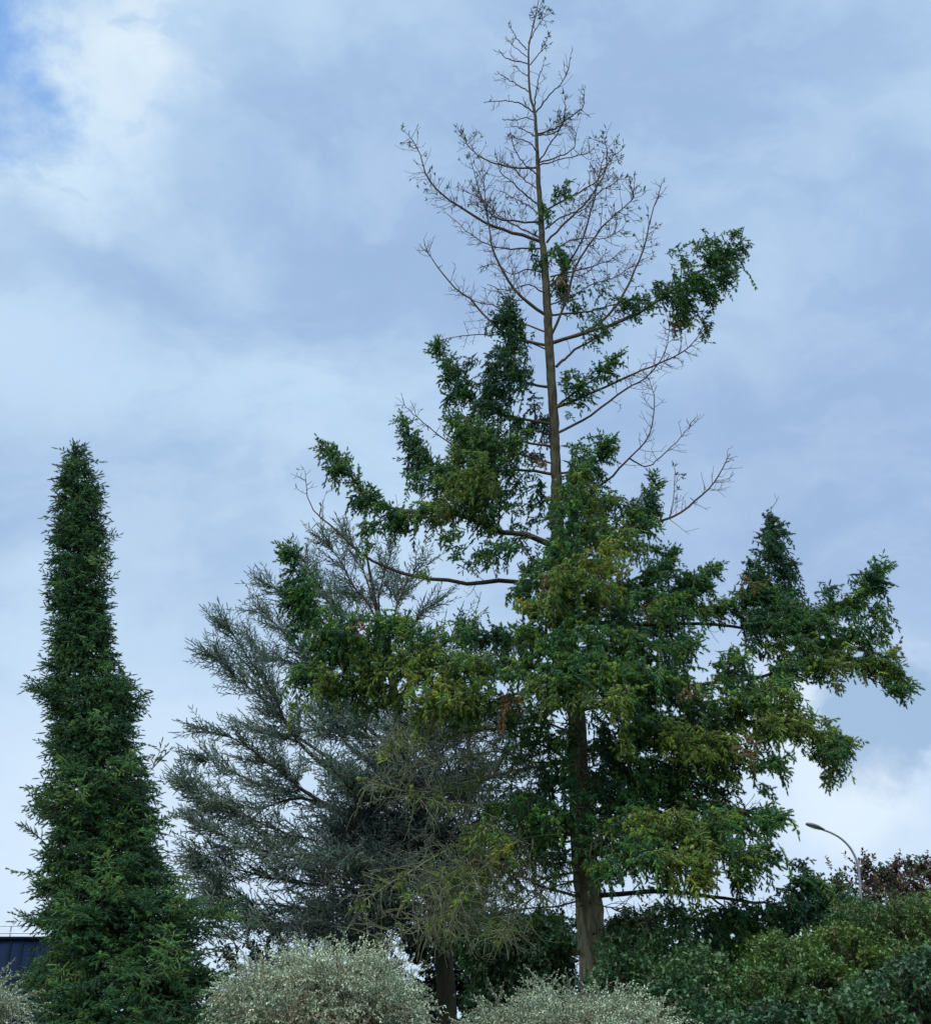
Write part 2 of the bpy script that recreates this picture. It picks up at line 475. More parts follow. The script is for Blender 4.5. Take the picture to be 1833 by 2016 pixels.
# dead top: bare arching limbs
B = dict(col=np.array([.072, .052, .046]))
DT = [
 ([(1047, 62), (1055, 30), (1066, 14)], -.1, 2.2, 5, .3, .5), ([(1040, 85), (1058, 52), (1078, 26)], .2, 2.4, 5, .3, .55), ([(1038, 98), (1019, 78), (1005, 53)], -.3, 2.4, 4, .3, .05),
 ([(1038, 112), (1012, 92), (1004, 80)], .4, 2, 4, .3, .0), ([(1038, 126), (1014, 119), (994, 113), (982, 98)], -.4, 2.6, 4, .35, .0), ([(1043, 128), (1064, 102), (1078, 76)], -.3, 2.4, 5, .28, .5),
 ([(1041, 150), (1024, 140), (1015, 128)], .5, 2, 4, .3, 0), ([(1043, 182), (1014, 164), (994, 152), (978, 141)], .4, 2.8, 4, .35, 0), ([(1052, 212), (1058, 164), (1070, 127)], -.6, 2.6, 5, .3, .1),
 ([(1055, 221), (1080, 189), (1109, 158), (1125, 111)], -.5, 3.4, 5, .35, 0), ([(1052, 222), (1027, 205), (998, 199), (953, 201)], -.4, 3.2, 5, .35, 0), ([(1055, 238), (1035, 232), (1014, 236), (990, 235)], .6, 2.4, 5, .3, 0),
 ([(1057, 270), (1035, 258), (1004, 246)], .4, 3, 6, .4, 0), ([(1059, 264), (1096, 252), (1117, 234), (1146, 213), (1150, 185)], -.5, 4.4, 11, .4, .12), ([(1059, 266), (1090, 262), (1110, 240), (1112, 195)], -.9, 3.4, 9, .32, .35),
 ([(1060, 300), (1040, 280), (1015, 272), (1005, 262)], -.9, 2.6, 6, .35, 0), ([(1061, 320), (1101, 308), (1129, 291), (1133, 262), (1122, 248)], .5, 3.2, 7, .38, 0), ([(1061, 318), (1085, 280), (1101, 258), (1113, 217)], -.6, 3.2, 6, .35, 0),
 ([(1061, 326), (1109, 312), (1154, 303), (1170, 291)], .9, 3, 6, .4, 0), ([(1058, 330), (1014, 331), (969, 320), (937, 303), (916, 279), (909, 260)], .3, 4.2, 9, .42, .16), ([(1059, 345), (1030, 320), (1012, 290), (1006, 262)], -.7, 2.8, 7, .35, 0),
 ([(1061, 372), (1030, 352), (1010, 330), (985, 318)], 1.0, 3, 8, .42, .0), ([(1062, 404), (1035, 385), (1010, 360), (986, 340), (978, 310)], -.6, 3.6, 9, .42, .12), ([(1064, 424), (1040, 405), (1015, 392), (985, 375)], .9, 3.2, 8, .42, .05),
 ([(1064, 438), (1023, 437), (982, 431), (957, 410), (941, 369), (928, 322)], -.5, 4.4, 10, .42, .22), ([(1066, 476), (1014, 459), (965, 443), (916, 414), (875, 386), (842, 349), (826, 299), (803, 264)], -.2, 7.2, 11, .5, .26),
 ([(1066, 470), (1030, 452), (990, 430), (962, 404), (935, 385), (905, 372)], .9, 4, 9, .45, .1), ([(1069, 490), (1040, 489), (998, 489), (957, 480), (916, 452), (880, 420)], .7, 4, 9, .48, .02),
 ([(1070, 420), (1101, 398), (1137, 381), (1174, 357), (1199, 320), (1213, 295)], .4, 4.4, 9, .42, .25), ([(1076, 478), (1113, 439), (1154, 398), (1187, 349), (1195, 300), (1189, 276)], -.5, 5, 9, .42, .22),
 ([(1074, 450), (1110, 425), (1150, 412), (1178, 380), (1222, 352)], 1.1, 4, 9, .45, .2), ([(1084, 564), (1121, 517), (1150, 463), (1166, 402), (1179, 349), (1183, 320)], -.9, 5, 9, .45, .12),
 ([(1086, 658), (1113, 595), (1133, 525), (1179, 455), (1207, 427), (1244, 394), (1246, 375)], -.6, 6, 10, .5, .16), ([(1084, 545), (1125, 535), (1162, 525), (1200, 512), (1224, 492)], .9, 3.6, 9, .45, .05),
 ([(1078, 505), (1110, 480), (1150, 468), (1190, 470), (1225, 450)], -1.1, 3.4, 9, .45, .1), ([(1074, 620), (1023, 582), (990, 533), (969, 484), (961, 431), (953, 361), (949, 330)], -.5, 6.6, 9, .55, .1),
 ([(1078, 680), (1020, 668), (973, 640), (932, 595), (887, 558), (850, 509), (836, 488)], -.2, 6, 6, .5, 0), ([(1078, 655), (1020, 632), (973, 603), (932, 592), (898, 570)], .8, 3.8, 7, .45, .0),
 ([(1079, 690), (1010, 662), (944, 659), (900, 664), (863, 669)], .5, 3, 5, .4, 0), ([(1074, 540), (1040, 530), (1005, 540), (975, 520), (940, 530)], .9, 3, 8, .45, .0), ([(1076, 580), (1040, 560), (1000, 572), (960, 560)], -.9, 3, 8, .45, 0),
 ([(1085, 675), (1146, 656), (1203, 615), (1244, 545), (1269, 480), (1281, 431), (1302, 365)], -.3, 7, 8, .45, .17), ([(1082, 600), (1120, 585), (1165, 560), (1210, 545), (1250, 520)], 1.0, 3.4, 8, .45, .08),
 ([(1078, 560), (1100, 540), (1130, 545), (1165, 530), (1190, 500)], .2, 3, 8, .4, .15),
]
for pts, dz, w, tw, tl, tf in DT:
    limb(pts, dz * 1.6, w, 1.3, twigs=tw * 1.25, tl=tl, tuft=tf * 1.3, lift=.55, **B)
# bare limbs lower right and left
for pts, dz, w, tw, tl, tf in [
 ([(1088, 805), (1150, 780), (1220, 748), (1290, 718), (1345, 692), (1387, 648)], -.6, 6.5, 9, .5, .02),
 ([(1092, 855), (1160, 820), (1225, 770), (1275, 740), (1310, 690), (1318, 640)], .3, 5.5, 7, .5, .05),
 ([(1096, 990), (1145, 975), (1195, 945), (1240, 900), (1275, 860), (1288, 800), (1278, 745)], -.7, 5.5, 7, .5, .03),
 ([(1240, 903), (1275, 918), (1310, 890), (1345, 855), (1370, 820)], .3, 3.2, 5, .4, 0),
 ([(1106, 1080), (1200, 1045), (1286, 1029), (1328, 1015), (1366, 988), (1401, 957), (1424, 919), (1430, 902)], -.8, 6.5, 7, .45, .03),
 ([(1318, 1017), (1325, 984), (1328, 923)], .2, 2.4, 4, .3, .3),
 ([(1100, 1158), (1027, 1147), (977, 1144), (930, 1149), (869, 1142), (822, 1135), (779, 1125), (733, 1103), (700, 1082), (668, 1049), (636, 1024), (611, 995), (603, 945)], -.8, 10, 6, .55, .12),
 ([(1096, 915), (1000, 890), (900, 880), (850, 845), (820, 820), (796, 797)], .5, 4, 6, .42, .05),
 ([(1120, 1500), (1084, 1474), (1031, 1456), (977, 1424), (930, 1405)], -1.2, 6.5, 4, .5, 0),
]:
    limb(pts, dz * 1.6, w, 1.3, twigs=tw, tl=tl, tuft=tf, lift=.5, **B)
# grey-green, nearly bare lower limbs in front of the cedar
LG = dict(col=np.array([.115, .130, .082]))
for pts, dz, w, tw, pal_, fo in [
 ([(1150, 1735), (1090, 1745), (1040, 1775), (1000, 1815), (985, 1850)], -2.6, 4, 9, 'olive', 1), ([(1140, 1680), (1060, 1690), (990, 1720), (930, 1765), (870, 1800), (810, 1815)], -3.2, 4, 9, 'olive', 1), ([(1135, 1620), (1060, 1640), (1000, 1665), (940, 1720), (900, 1770)], -3.6, 4, 9, 'olive', 1), ([(1125, 1500), (1050, 1500), (980, 1480), (900, 1490), (830, 1510), (760, 1500)], -3.4, 5, 8, 'olive', 1),
 ([(1130, 1500), (1080, 1505), (1013, 1517), (959, 1531), (905, 1549), (844, 1560), (779, 1553), (725, 1539)], -2.2, 7, 7, 'olive', 3),
 ([(1135, 1545), (1059, 1564), (959, 1583), (887, 1582), (833, 1571), (797, 1556)], -3, 6, 7, 'olive', 2),
 ([(1138, 1520), (1084, 1549), (1031, 1589), (977, 1618), (941, 1643), (887, 1671), (844, 1693), (797, 1722), (751, 1750), (708, 1779)], -3.2, 7, 9, 'olive', 3),
 ([(1145, 1648), (1117, 1657), (1049, 1662), (1002, 1675), (945, 1697), (901, 1714), (858, 1736), (815, 1761)], -3.4, 6.5, 10, 'olive', 4),
 ([(1153, 1768), (1084, 1752), (1041, 1732), (988, 1707), (952, 1697), (923, 1675)], -2.0, 8, 9, 'brown', 1),
 ([(1155, 1770), (1102, 1783), (1031, 1790), (977, 1804), (923, 1813), (869, 1820), (808, 1831), (743, 1847)], -3.5, 5, 9, 'olive', 1),
 ([(1040, 1668), (995, 1718), (952, 1758), (901, 1786), (837, 1808)], -.8, 4.4, 11, 'olive', 2),
 ([(1148, 1700), (1090, 1700), (1030, 1712), (980, 1750), (930, 1790), (880, 1830)], -2.6, 5, 11, 'olive', 2),
 ([(1150, 1720), (1100, 1722), (1060, 1745), (1010, 1790), (975, 1830)], -2.0, 5, 12, 'olive', 2),
 ([(1135, 1600), (1090, 1612), (1040, 1640), (985, 1690), (930, 1730), (880, 1760)], -2.4, 5, 11, 'olive', 5),
 ([(1160, 1775), (1205, 1790), (1250, 1810), (1290, 1850)], -1.6, 4, 7, 'olive', 0),
 ([(1130, 1590), (1170, 1620), (1200, 1640)], -1.5, 5, 8, 'olive', 2),
 ([(1125, 1440), (1060, 1420), (1000, 1430), (930, 1440), (860, 1450), (790, 1455), (760, 1470)], -3.0, 6, 9, 'olive', 3),
]:
    limb(pts, dz - .6, w * .8, 1.2, twigs=tw * 1.55, tl=.72, lift=-.5, fol=fo * 1.6, palette=pal_, sl=.38, droop=.7, kink=.2, spec=dict(fill=.6), **LG)
clump(760, 1470, 16, 14, -3, 1.6, 'yellow', .22)

# green limbs: right side
GL = [
 # pts, dz, w, fol, f0, f1, pal, spray length
 ([(1088, 675), (1146, 656), (1203, 640), (1265, 611), (1310, 582), (1367, 541), (1425, 505), (1455, 478), (1464, 448)], -.8, 7.5, 0, .25, 1, 'mid', .5),
 ([(1095, 722), (1121, 697), (1166, 668), (1220, 630), (1290, 595)], .6, 6, 8, .35, 1, 'mid', .38),
 ([(1084, 620), (1146, 615), (1195, 603), (1265, 585)], .5, 4.5, 7, .3, 1, 'mid', .34),
 ([(1090, 800), (1130, 775), (1170, 745), (1195, 720), (1212, 705)], -.6, 5, 30, .1, 1, 'mid', .42),
 ([(1096, 930), (1140, 930), (1180, 905), (1195, 870)], -.8, 5, 34, .1, 1, 'mid', .45),
 ([(1100, 1010), (1150, 1000), (1210, 990), (1260, 1010)], .8, 5, 26, .1, 1, 'mixg', .5),
 ([(1105, 1090), (1160, 1065), (1220, 1050), (1265, 1030), (1283, 985), (1291, 948)], -.6, 7, 34, .15, 1, 'mid', .42),
 ([(1112, 1190), (1200, 1160), (1260, 1150), (1300, 1120), (1318, 1095)], -.9, 7, 38, .15, 1, 'mixg', .5),
 ([(1116, 1225), (1180, 1215), (1280, 1190), (1350, 1160), (1385, 1125), (1405, 1120)], .9, 7, 30, .35, 1, 'mixg', .46),
 ([(1118, 1225), (1232, 1227), (1282, 1230), (1359, 1228), (1420, 1230), (1490, 1238), (1570, 1225), (1650, 1190), (1715, 1160), (1732, 1118)], -1.4, 9, 34, .5, 1, 'mid', .5),
 ([(1470, 1236), (1505, 1190), (1513, 1120), (1516, 1060), (1517, 995)], 0, 6, 0, .1, 1, 'dark', .4),
 ([(1135, 1400), (1250, 1370), (1400, 1345), (1497, 1334), (1543, 1315), (1609, 1300), (1686, 1300), (1743, 1307), (1778, 1345)], -1.6, 9, 24, .4, 1, 'mixg', .5),
 ([(1138, 1480), (1250, 1455), (1400, 1420), (1500, 1425), (1560, 1425), (1620, 1450), (1665, 1460)], -2.2, 8, 22, .3, 1, 'olive', .5),
 ([(1140, 1560), (1220, 1535), (1330, 1510), (1400, 1485), (1450, 1490)], -1.6, 8, 24, .25, 1, 'mixg', .5),
 ([(1145, 1640), (1250, 1600), (1350, 1580), (1450, 1595), (1500, 1605), (1530, 1602)], -2.4, 7, 26, .25, 1, 'mixg', .45),
 ([(1148, 1690), (1220, 1660), (1300, 1650), (1400, 1660), (1470, 1690)], -3, 6, 26, .1, 1, 'olive', .45),
 ([(1160, 1766), (1240, 1758), (1310, 1755), (1400, 1765), (1480, 1776), (1540, 1786), (1620, 1790), (1690, 1800)], -2.2, 11, 26, .62, 1, 'dark', .5),
 ([(1400, 1766), (1440, 1800), (1470, 1830), (1500, 1840)], -.6, 5, 22, .2, 1, 'mid', .45),
 # left
 ([(1084, 762), (1040, 755), (1008, 735), (1000, 690), (1001, 640), (1000, 585)], -.4, 6, 40, .2, 1, 'dark', .42),
 ([(1088, 835), (1030, 825), (980, 812), (925, 785), (893, 745), (870, 700), (862, 682)], -.2, 6, 34, .15, 1, 'mid', .4),
 ([(1095, 935), (1030, 925), (960, 930), (880, 935), (835, 905), (808, 860), (795, 823)], .5, 6, 34, .2, 1, 'mid', .4),
 ([(1092, 880), (1020, 870), (950, 880), (910, 860), (892, 820)], -.9, 5, 30, .2, 1, 'mixg', .42),
 ([(1098, 1078), (1060, 1062), (1031, 1053), (988, 1047), (966, 1035), (894, 1013), (860, 1003), (794, 1006), (729, 981), (695, 940), (668, 905), (640, 875)], -1.2, 13, 34, .3, 1, 'mixg', .46),
 ([(896, 1014), (900, 960), (903, 920), (901, 885)], .0, 5, 28, .2, 1, 'olive', .4),
 ([(980, 1046), (985, 990), (975, 930), (960, 880)], .8, 5, 24, .2, 1, 'mid', .45),
 ([(1108, 1180), (1060, 1120), (1020, 1060), (980, 1045)], 1.2, 4, 10, .3, 1, 'mid', .4),
 ([(1112, 1262), (1040, 1300), (900, 1318), (800, 1300), (730, 1282), (698, 1269), (639, 1227), (606, 1181), (575, 1110), (566, 1092)], -2.6, 8, 24, .3, 1, 'mixg', .45),
 ([(1118, 1300), (1050, 1262), (1000, 1262), (950, 1262), (915, 1230)], -1.6, 7, 30, .15, 1, 'mid', .45),
 ([(1125, 1370), (1050, 1362), (1000, 1370), (923, 1400), (894, 1391), (869, 1370), (820, 1320), (790, 1290)], -3, 7, 28, .25, 1, 'olive', .46),
]
for pts, dz, w, fo, f0, f1, pl, sl in GL:
    limb(pts, dz, w, 1.6, twigs=2.5, tl=.4, fol=fo, f0=f0, f1=f1, palette=pl, sl=sl, droop=.8)

CL = [
 # right, upper green arm
 (1437, 490, 36, 28, -.8, 2.2, 'mid'), (1395, 520, 42, 38, -.8, 2.1, 'mid'), (1340, 550, 42, 44, -.7, 2.1, 'mid'), (1385, 575, 35, 35, -.6, .9, 'mid'), (1335, 600, 35, 40, -.5, 1.1, 'mid'), (1372, 472, 20, 16, -.8, .7, 'mid'), (1240, 600, 50, 28, -.3, 1.1, 'mid'), (1408, 545, 36, 34, -.9, 1.6, 'mid'), (1378, 596, 30, 44, -.7, 1.5, 'mid'), (1345, 630, 30, 30, -.5, 1.1, 'mixg'), (1295, 590, 34, 30, -.5, 1.4, 'mid'), (1450, 478, 22, 24, -.9, 2, 'mid'), (1190, 650, 40, 16, -.4, .9, 'mid'), (1180, 640, 50, 18, -.3, .5, 'mid'), (1340, 640, 20, 25, -.5, .7, 'brown'),
 # green tufts on the dead top
 (1098, 370, 26, 22, -.4, .8, 'mid'), (1068, 415, 14, 28, -.3, 1.5, 'mid'), (1090, 490, 30, 38, -.4, 1.0, 'mid'), (1055, 485, 18, 26, -.3, 1.2, 'dark'), (1120, 560, 30, 50, .3, 1.0, 'mid'), (1068, 400, 12, 26, -.3, 1.4, 'mid'), (1112, 500, 26, 34, .2, 1.1, 'mid'), (1105, 368, 22, 20, -.4, 1.4, 'mid'), (1140, 600, 36, 20, .2, .8, 'mid'), (1100, 555, 18, 16, -.3, 1.0, 'brown'), (1170, 560, 40, 30, .4, .35, 'mid'),
 # left upper masses
 (1000, 640, 26, 48, -.4, 1.8, 'dark'), (995, 720, 50, 60, -.4, 1.7, 'dark'), (1030, 690, 35, 70, .3, .9, 'mid'), (960, 770, 40, 42, -.4, 1.7, 'dark'), (925, 740, 35, 40, -.3, 1.3, 'dark'), (885, 725, 22, 34, -.2, 1.6, 'mid'), (905, 790, 30, 34, -.2, 1.1, 'mid'), (1060, 800, 28, 60, .4, 1.2, 'dark'), (1040, 860, 40, 40, .5, .9, 'mixg'),
 (820, 880, 26, 52, .4, 1.8, 'dark'), (850, 930, 40, 36, .3, 1.5, 'mid'), (930, 880, 55, 45, -.5, 1.2, 'mixg'), (900, 950, 60, 40, -.6, 1.4, 'olive'), (960, 930, 50, 55, -.8, 1.2, 'olive'), (1000, 870, 40, 40, -.2, 1.1, 'mid'), (860, 1000, 70, 32, -.8, 1.6, 'olive'), (950, 990, 50, 40, -.6, 1.3, 'mid'), (930, 840, 50, 26, -.2, 1.0, 'olive'),
 (668, 920, 24, 40, -1.2, 1.5, 'mid'), (700, 965, 34, 34, -1.2, 1.4, 'mid'), (650, 885, 16, 14, -1.2, 1.5, 'mid'), (745, 1000, 45, 26, -1.1, 1.3, 'mid'), (800, 1015, 50, 28, -1, 1.4, 'mixg'), (700, 1040, 40, 20, -1.1, .5, 'mid'), (715, 1085, 22, 20, -1.2, 1.1, 'mid'), (960, 1080, 50, 32, -.9, .9, 'mid'), (900, 1070, 28, 28, -.9, .9, 'mid'), (1020, 1020, 30, 26, -.4, .8, 'mid'), (1055, 1010, 20, 40, .4, .8, 'mid'),
 (820, 1130, 40, 10, -1, .6, 'olive'),
 # right of the trunk, upper middle
 (1150, 760, 45, 28, -.3, 1.1, 'mid'), (1195, 718, 20, 18, -.4, 1.2, 'mid'), (1130, 800, 32, 20, -.2, .5, 'mid'), (1150, 910, 50, 60, -.5, 1.1, 'mid'), (1175, 870, 32, 26, -.5, .8, 'mid'), (1160, 980, 60, 45, -.8, 1.3, 'olive'), (1070, 900, 20, 26, -.5, .9, 'brown'), (1285, 990, 18, 42, -.8, 1.6, 'dark'), (1240, 1010, 40, 34, -.4, 1.0, 'mid'), (1270, 1055, 26, 34, -.8, 1.3, 'mid'),
 # centre, hiding the trunk
 (1110, 1050, 40, 60, -1.5, 1.6, 'mid'), (1090, 1110, 50, 36, -1.8, 1.4, 'mid'), (1180, 1060, 50, 45, -1.2, 1.3, 'olive'), (1200, 1120, 58, 48, -2, 1.5, 'yellow'), (1230, 1070, 35, 35, -1.4, 1.2, 'olive'), (1110, 1150, 60, 40, -2.2, 1.3, 'olive'), (1070, 1180, 50, 40, -2.2, 1.2, 'olive'), (1090, 1145, 26, 18, -2.4, 1.1, 'brown'), (1180, 1190, 60, 40, -1.6, 1.3, 'mixg'), (1050, 1200, 40, 24, -2, 1.0, 'yellow'),
 (1260, 1140, 40, 45, -1.2, 1.3, 'mid'), (1305, 1125, 24, 28, -1.1, 1.3, 'dark'), (1285, 1185, 70, 34, -1, 1.5, 'mixg'), (1360, 1165, 50, 34, -.6, 1.4, 'mid'), (1395, 1135, 20, 22, -.6, 1.2, 'dark'), (1270, 1190, 26, 18, -1.6, .9, 'brown'), (1340, 1200, 60, 26, -.8, 1.3, 'mixg'), (1430, 1205, 45, 18, -.8, 1.2, 'mid'),

 # spire on the right arm
 (1515, 1028, 12, 22, -1, 3.5, 'dark'), (1515, 1058, 24, 26, -1, 2.6, 'dark'), (1514, 1095, 36, 34, -1, 2.4, 'dark'), (1512, 1135, 46, 34, -1, 2.2, 'dark'), (1480, 1095, 22, 30, -1, .9, 'dark'), (1518, 1150, 54, 40, -1.1, 1.6, 'mid'), (1510, 1205, 55, 45, -1.2, 1.7, 'dark'), (1480, 1165, 26, 26, -1.4, .8, 'brown'), (1465, 1180, 32, 30, -1, 1.1, 'mid'),
 (1560, 1200, 46, 36, -1.2, 1.4, 'mid'), (1610, 1185, 36, 30, -1.2, 1.3, 'dark'), (1660, 1175, 46, 30, -1.3, 1.3, 'mid'), (1715, 1150, 28, 36, -1.4, 1.0, 'dark'), (1720, 1200, 24, 40, -1.4, 1.0, 'mid'), (1620, 1230, 80, 36, -1.4, 1.5, 'mid'), (1530, 1260, 70, 40, -1.5, 1.4, 'mixg'), (1690, 1250, 50, 40, -1.5, 1.4, 'mixg'), (1720, 1300, 46, 34, -1.6, 1.3, 'olive'), (1770, 1285, 18, 24, -1.7, .9, 'brown'), (1750, 1330, 30, 24, -1.7, .8, 'mid'), (1640, 1290, 70, 26, -1.6, 1.3, 'olive'), (1560, 1310, 60, 30, -1.6, 1.2, 'mixg'), (1600, 1340, 60, 20, -1.5, .7, 'dark'),
 # centre-right body
 (1200, 1260, 80, 40, -2, 1.4, 'mixg'), (1120, 1290, 60, 40, -2.6, 1.2, 'mid'), (1190, 1320, 80, 45, -2.6, 1.4, 'mixg'), (1290, 1280, 80, 40, -2, 1.4, 'mid'), (1340, 1275, 36, 34, -1.6, 1.1, 'mid'), (1100, 1340, 60, 28, -2.8, 1.2, 'olive'), (1160, 1310, 30, 18, -3.0, .8, 'brown'), (1280, 1345, 90, 40, -2.2, 1.3, 'mixg'), (1390, 1372, 60, 26, -2, 1.2, 'mixg'), (1450, 1320, 60, 40, -1.8, 1.4, 'mixg'), (1470, 1370, 60, 50, -2, 1.5, 'mixg'), (1540, 1380, 50, 40, -2, 1.3, 'olive'), (1350, 1365, 30, 16, -2.6, .8, 'brown'),
 (1400, 1440, 90, 36, -2.2, 1.4, 'olive'), (1500, 1430, 60, 36, -2.2, 1.4, 'olive'), (1470, 1465, 20, 18, -2.8, 1.6, 'brown'), (1580, 1420, 46, 30, -2.2, 1.1, 'olive'), (1620, 1440, 34, 28, -2.3, .9, 'olive'), (1650, 1460, 24, 22, -2.3, .9, 'mid'), (1630, 1490, 26, 26, -2.3, .7, 'mid'), (1632, 1525, 15, 26, -2.3, 2.6, 'olive'), (1640, 1480, 30, 24, -2.3, 1.3, 'mixg'), (1495, 1520, 22, 30, -2.2, 1.3, 'mid'), (1770, 1340, 20, 30, -1.7, 1.0, 'mid'), (1500, 1490, 34, 40, -2.2, .9, 'mixg'), (1500, 1545, 14, 22, -2.2, .9, 'mid'), (1540, 1500, 24, 28, -2.2, .7, 'mid'), (1560, 1345, 50, 30, -1.8, .9, 'mid'),
 (1270, 1420, 80, 45, -2, 1.1, 'mixg'), (1330, 1480, 90, 34, -2, 1.3, 'olive'), (1230, 1480, 60, 45, -1.4, 1.3, 'dark'), (1215, 1420, 16, 60, -3, .8, 'yellow'), (1280, 1520, 80, 34, -1.6, 1.3, 'mid'), (1400, 1500, 60, 24, -2, .9, 'olive'),
 (1360, 1560, 90, 34, -1.2, 1.3, 'dark'), (1250, 1570, 70, 40, -1.4, 1.3, 'mid'), (1430, 1570, 34, 24, -1.2, 1.0, 'dark'), (1220, 1630, 70, 40, -2.4, 1.4, 'mixg'), (1310, 1610, 70, 34, -2.8, 1.3, 'olive'), (1400, 1620, 70, 38, -2.8, 1.3, 'mixg'), (1350, 1670, 80, 40, -3.2, 1.4, 'olive'), (1270, 1680, 70, 40, -3.2, 1.3, 'mixg'), (1440, 1670, 50, 40, -3, 1.1, 'mixg'), (1380, 1715, 40, 28, -3.2, 1.3, 'yellow'), (1480, 1620, 40, 26, -2.6, 1.3, 'mid'), (1512, 1612, 32, 26, -2.6, 1.4, 'mid'), (1500, 1670, 26, 34, -2.6, .8, 'mid'), (1200, 1700, 40, 28, -2.6, 1.0, 'mixg'), (1430, 1720, 50, 24, -1.6, .8, 'mid'),
 # tip of the lowest right limb
 (1590, 1720, 40, 34, -2.2, 1.3, 'dark'), (1570, 1760, 50, 34, -2.2, 1.4, 'dark'), (1618, 1755, 26, 26, -2.2, 1.2, 'mid'), (1665, 1775, 30, 26, -2.2, 1.2, 'dark'), (1600, 1810, 60, 36, -2.2, 1.3, 'dark'), (1660, 1815, 44, 36, -2.2, 1.2, 'mid'), (1530, 1800, 40, 24, -2, .9, 'dark'), (1480, 1850, 50, 36, -2, 1.2, 'mid'), (1420, 1830, 50, 34, -1.8, 1.1, 'mid'), (1520, 1848, 14, 20, -2.6, 2.0, 'brown'),
 # left of the trunk, middle
 (1060, 1250, 40, 26, -1.8, 1.2, 'dark'), (990, 1262, 50, 26, -1.6, 1.4, 'dark'), (925, 1250, 40, 34, -1.8, 1.4, 'mid'), (900, 1300, 50, 34, -2.2, 1.3, 'mixg'), (1010, 1310, 40, 26, -1.2, .8, 'dark'), (960, 1370, 60, 28, -2.6, .9, 'olive'), (860, 1300, 60, 40, -2.6, 1.2, 'olive'), (830, 1350, 50, 45, -2.9, 1.4, 'yellow'), (880, 1385, 60, 34, -2.9, 1.2, 'olive'), (1030, 1380, 50, 24, -2.4, .9, 'brown'), (780, 1270, 60, 44, -2.6, 1.2, 'mixg'), (740, 1320, 50, 44, -2.6, 1.1, 'olive'),
 (700, 1280, 60, 40, -2.6, 1.1, 'mixg'), (650, 1250, 50, 50, -2.6, 1.2, 'mid'), (600, 1205, 34, 50, -2.6, 1.3, 'mid'), (574, 1150, 20, 45, -2.6, 1.5, 'dark'), (575, 1100, 16, 14, -2.6, 1.2, 'dark'), (620, 1300, 50, 36, -2.4, 1.1, 'mixg'), (660, 1350, 60, 30, -2.6, 1.0, 'olive'), (715, 1235, 14, 12, -3, .8, 'brown'), (590, 1385, 26, 14, -2.6, .8, 'olive'), (770, 1215, 40, 30, -2.4, .8, 'mixg'),
 (1060, 1440, 50, 40, -1.2, .8, 'mid'), (1080, 1520, 45, 45, -1, 1.0, 'dark'), (1060, 1590, 60, 34, -1.6, .9, 'mid'), (960, 1620, 50, 34, -2.4, .6, 'olive'), (1090, 1640, 40, 34, -1.4, .9, 'mid'), (1040, 1770, 70, 34, -1.2, .25, 'olive'), (1010, 1680, 40, 16, -2.8, .6, 'yellow'), (910, 1720, 40, 26, -2.8, .4, 'olive'),
 (1180, 1450, 40, 70, .9, 1.0, 'dark'), (1190, 1560, 45, 60, .9, 1.0, 'dark'), (1090, 1390, 40, 50, .9, .8, 'mid'), (1130, 1700, 60, 40, .9, .4, 'olive'), (1300, 1250, 70, 60, 1.0, .8, 'dark'), (1350, 1450, 90, 60, .8, .7, 'dark'), (1160, 1130, 60, 80, 1.0, .8, 'dark'),
]
for a in CL:
    clump(*a[:7], sl=.40 if min(a[2], a[3]) > 22 else .28)
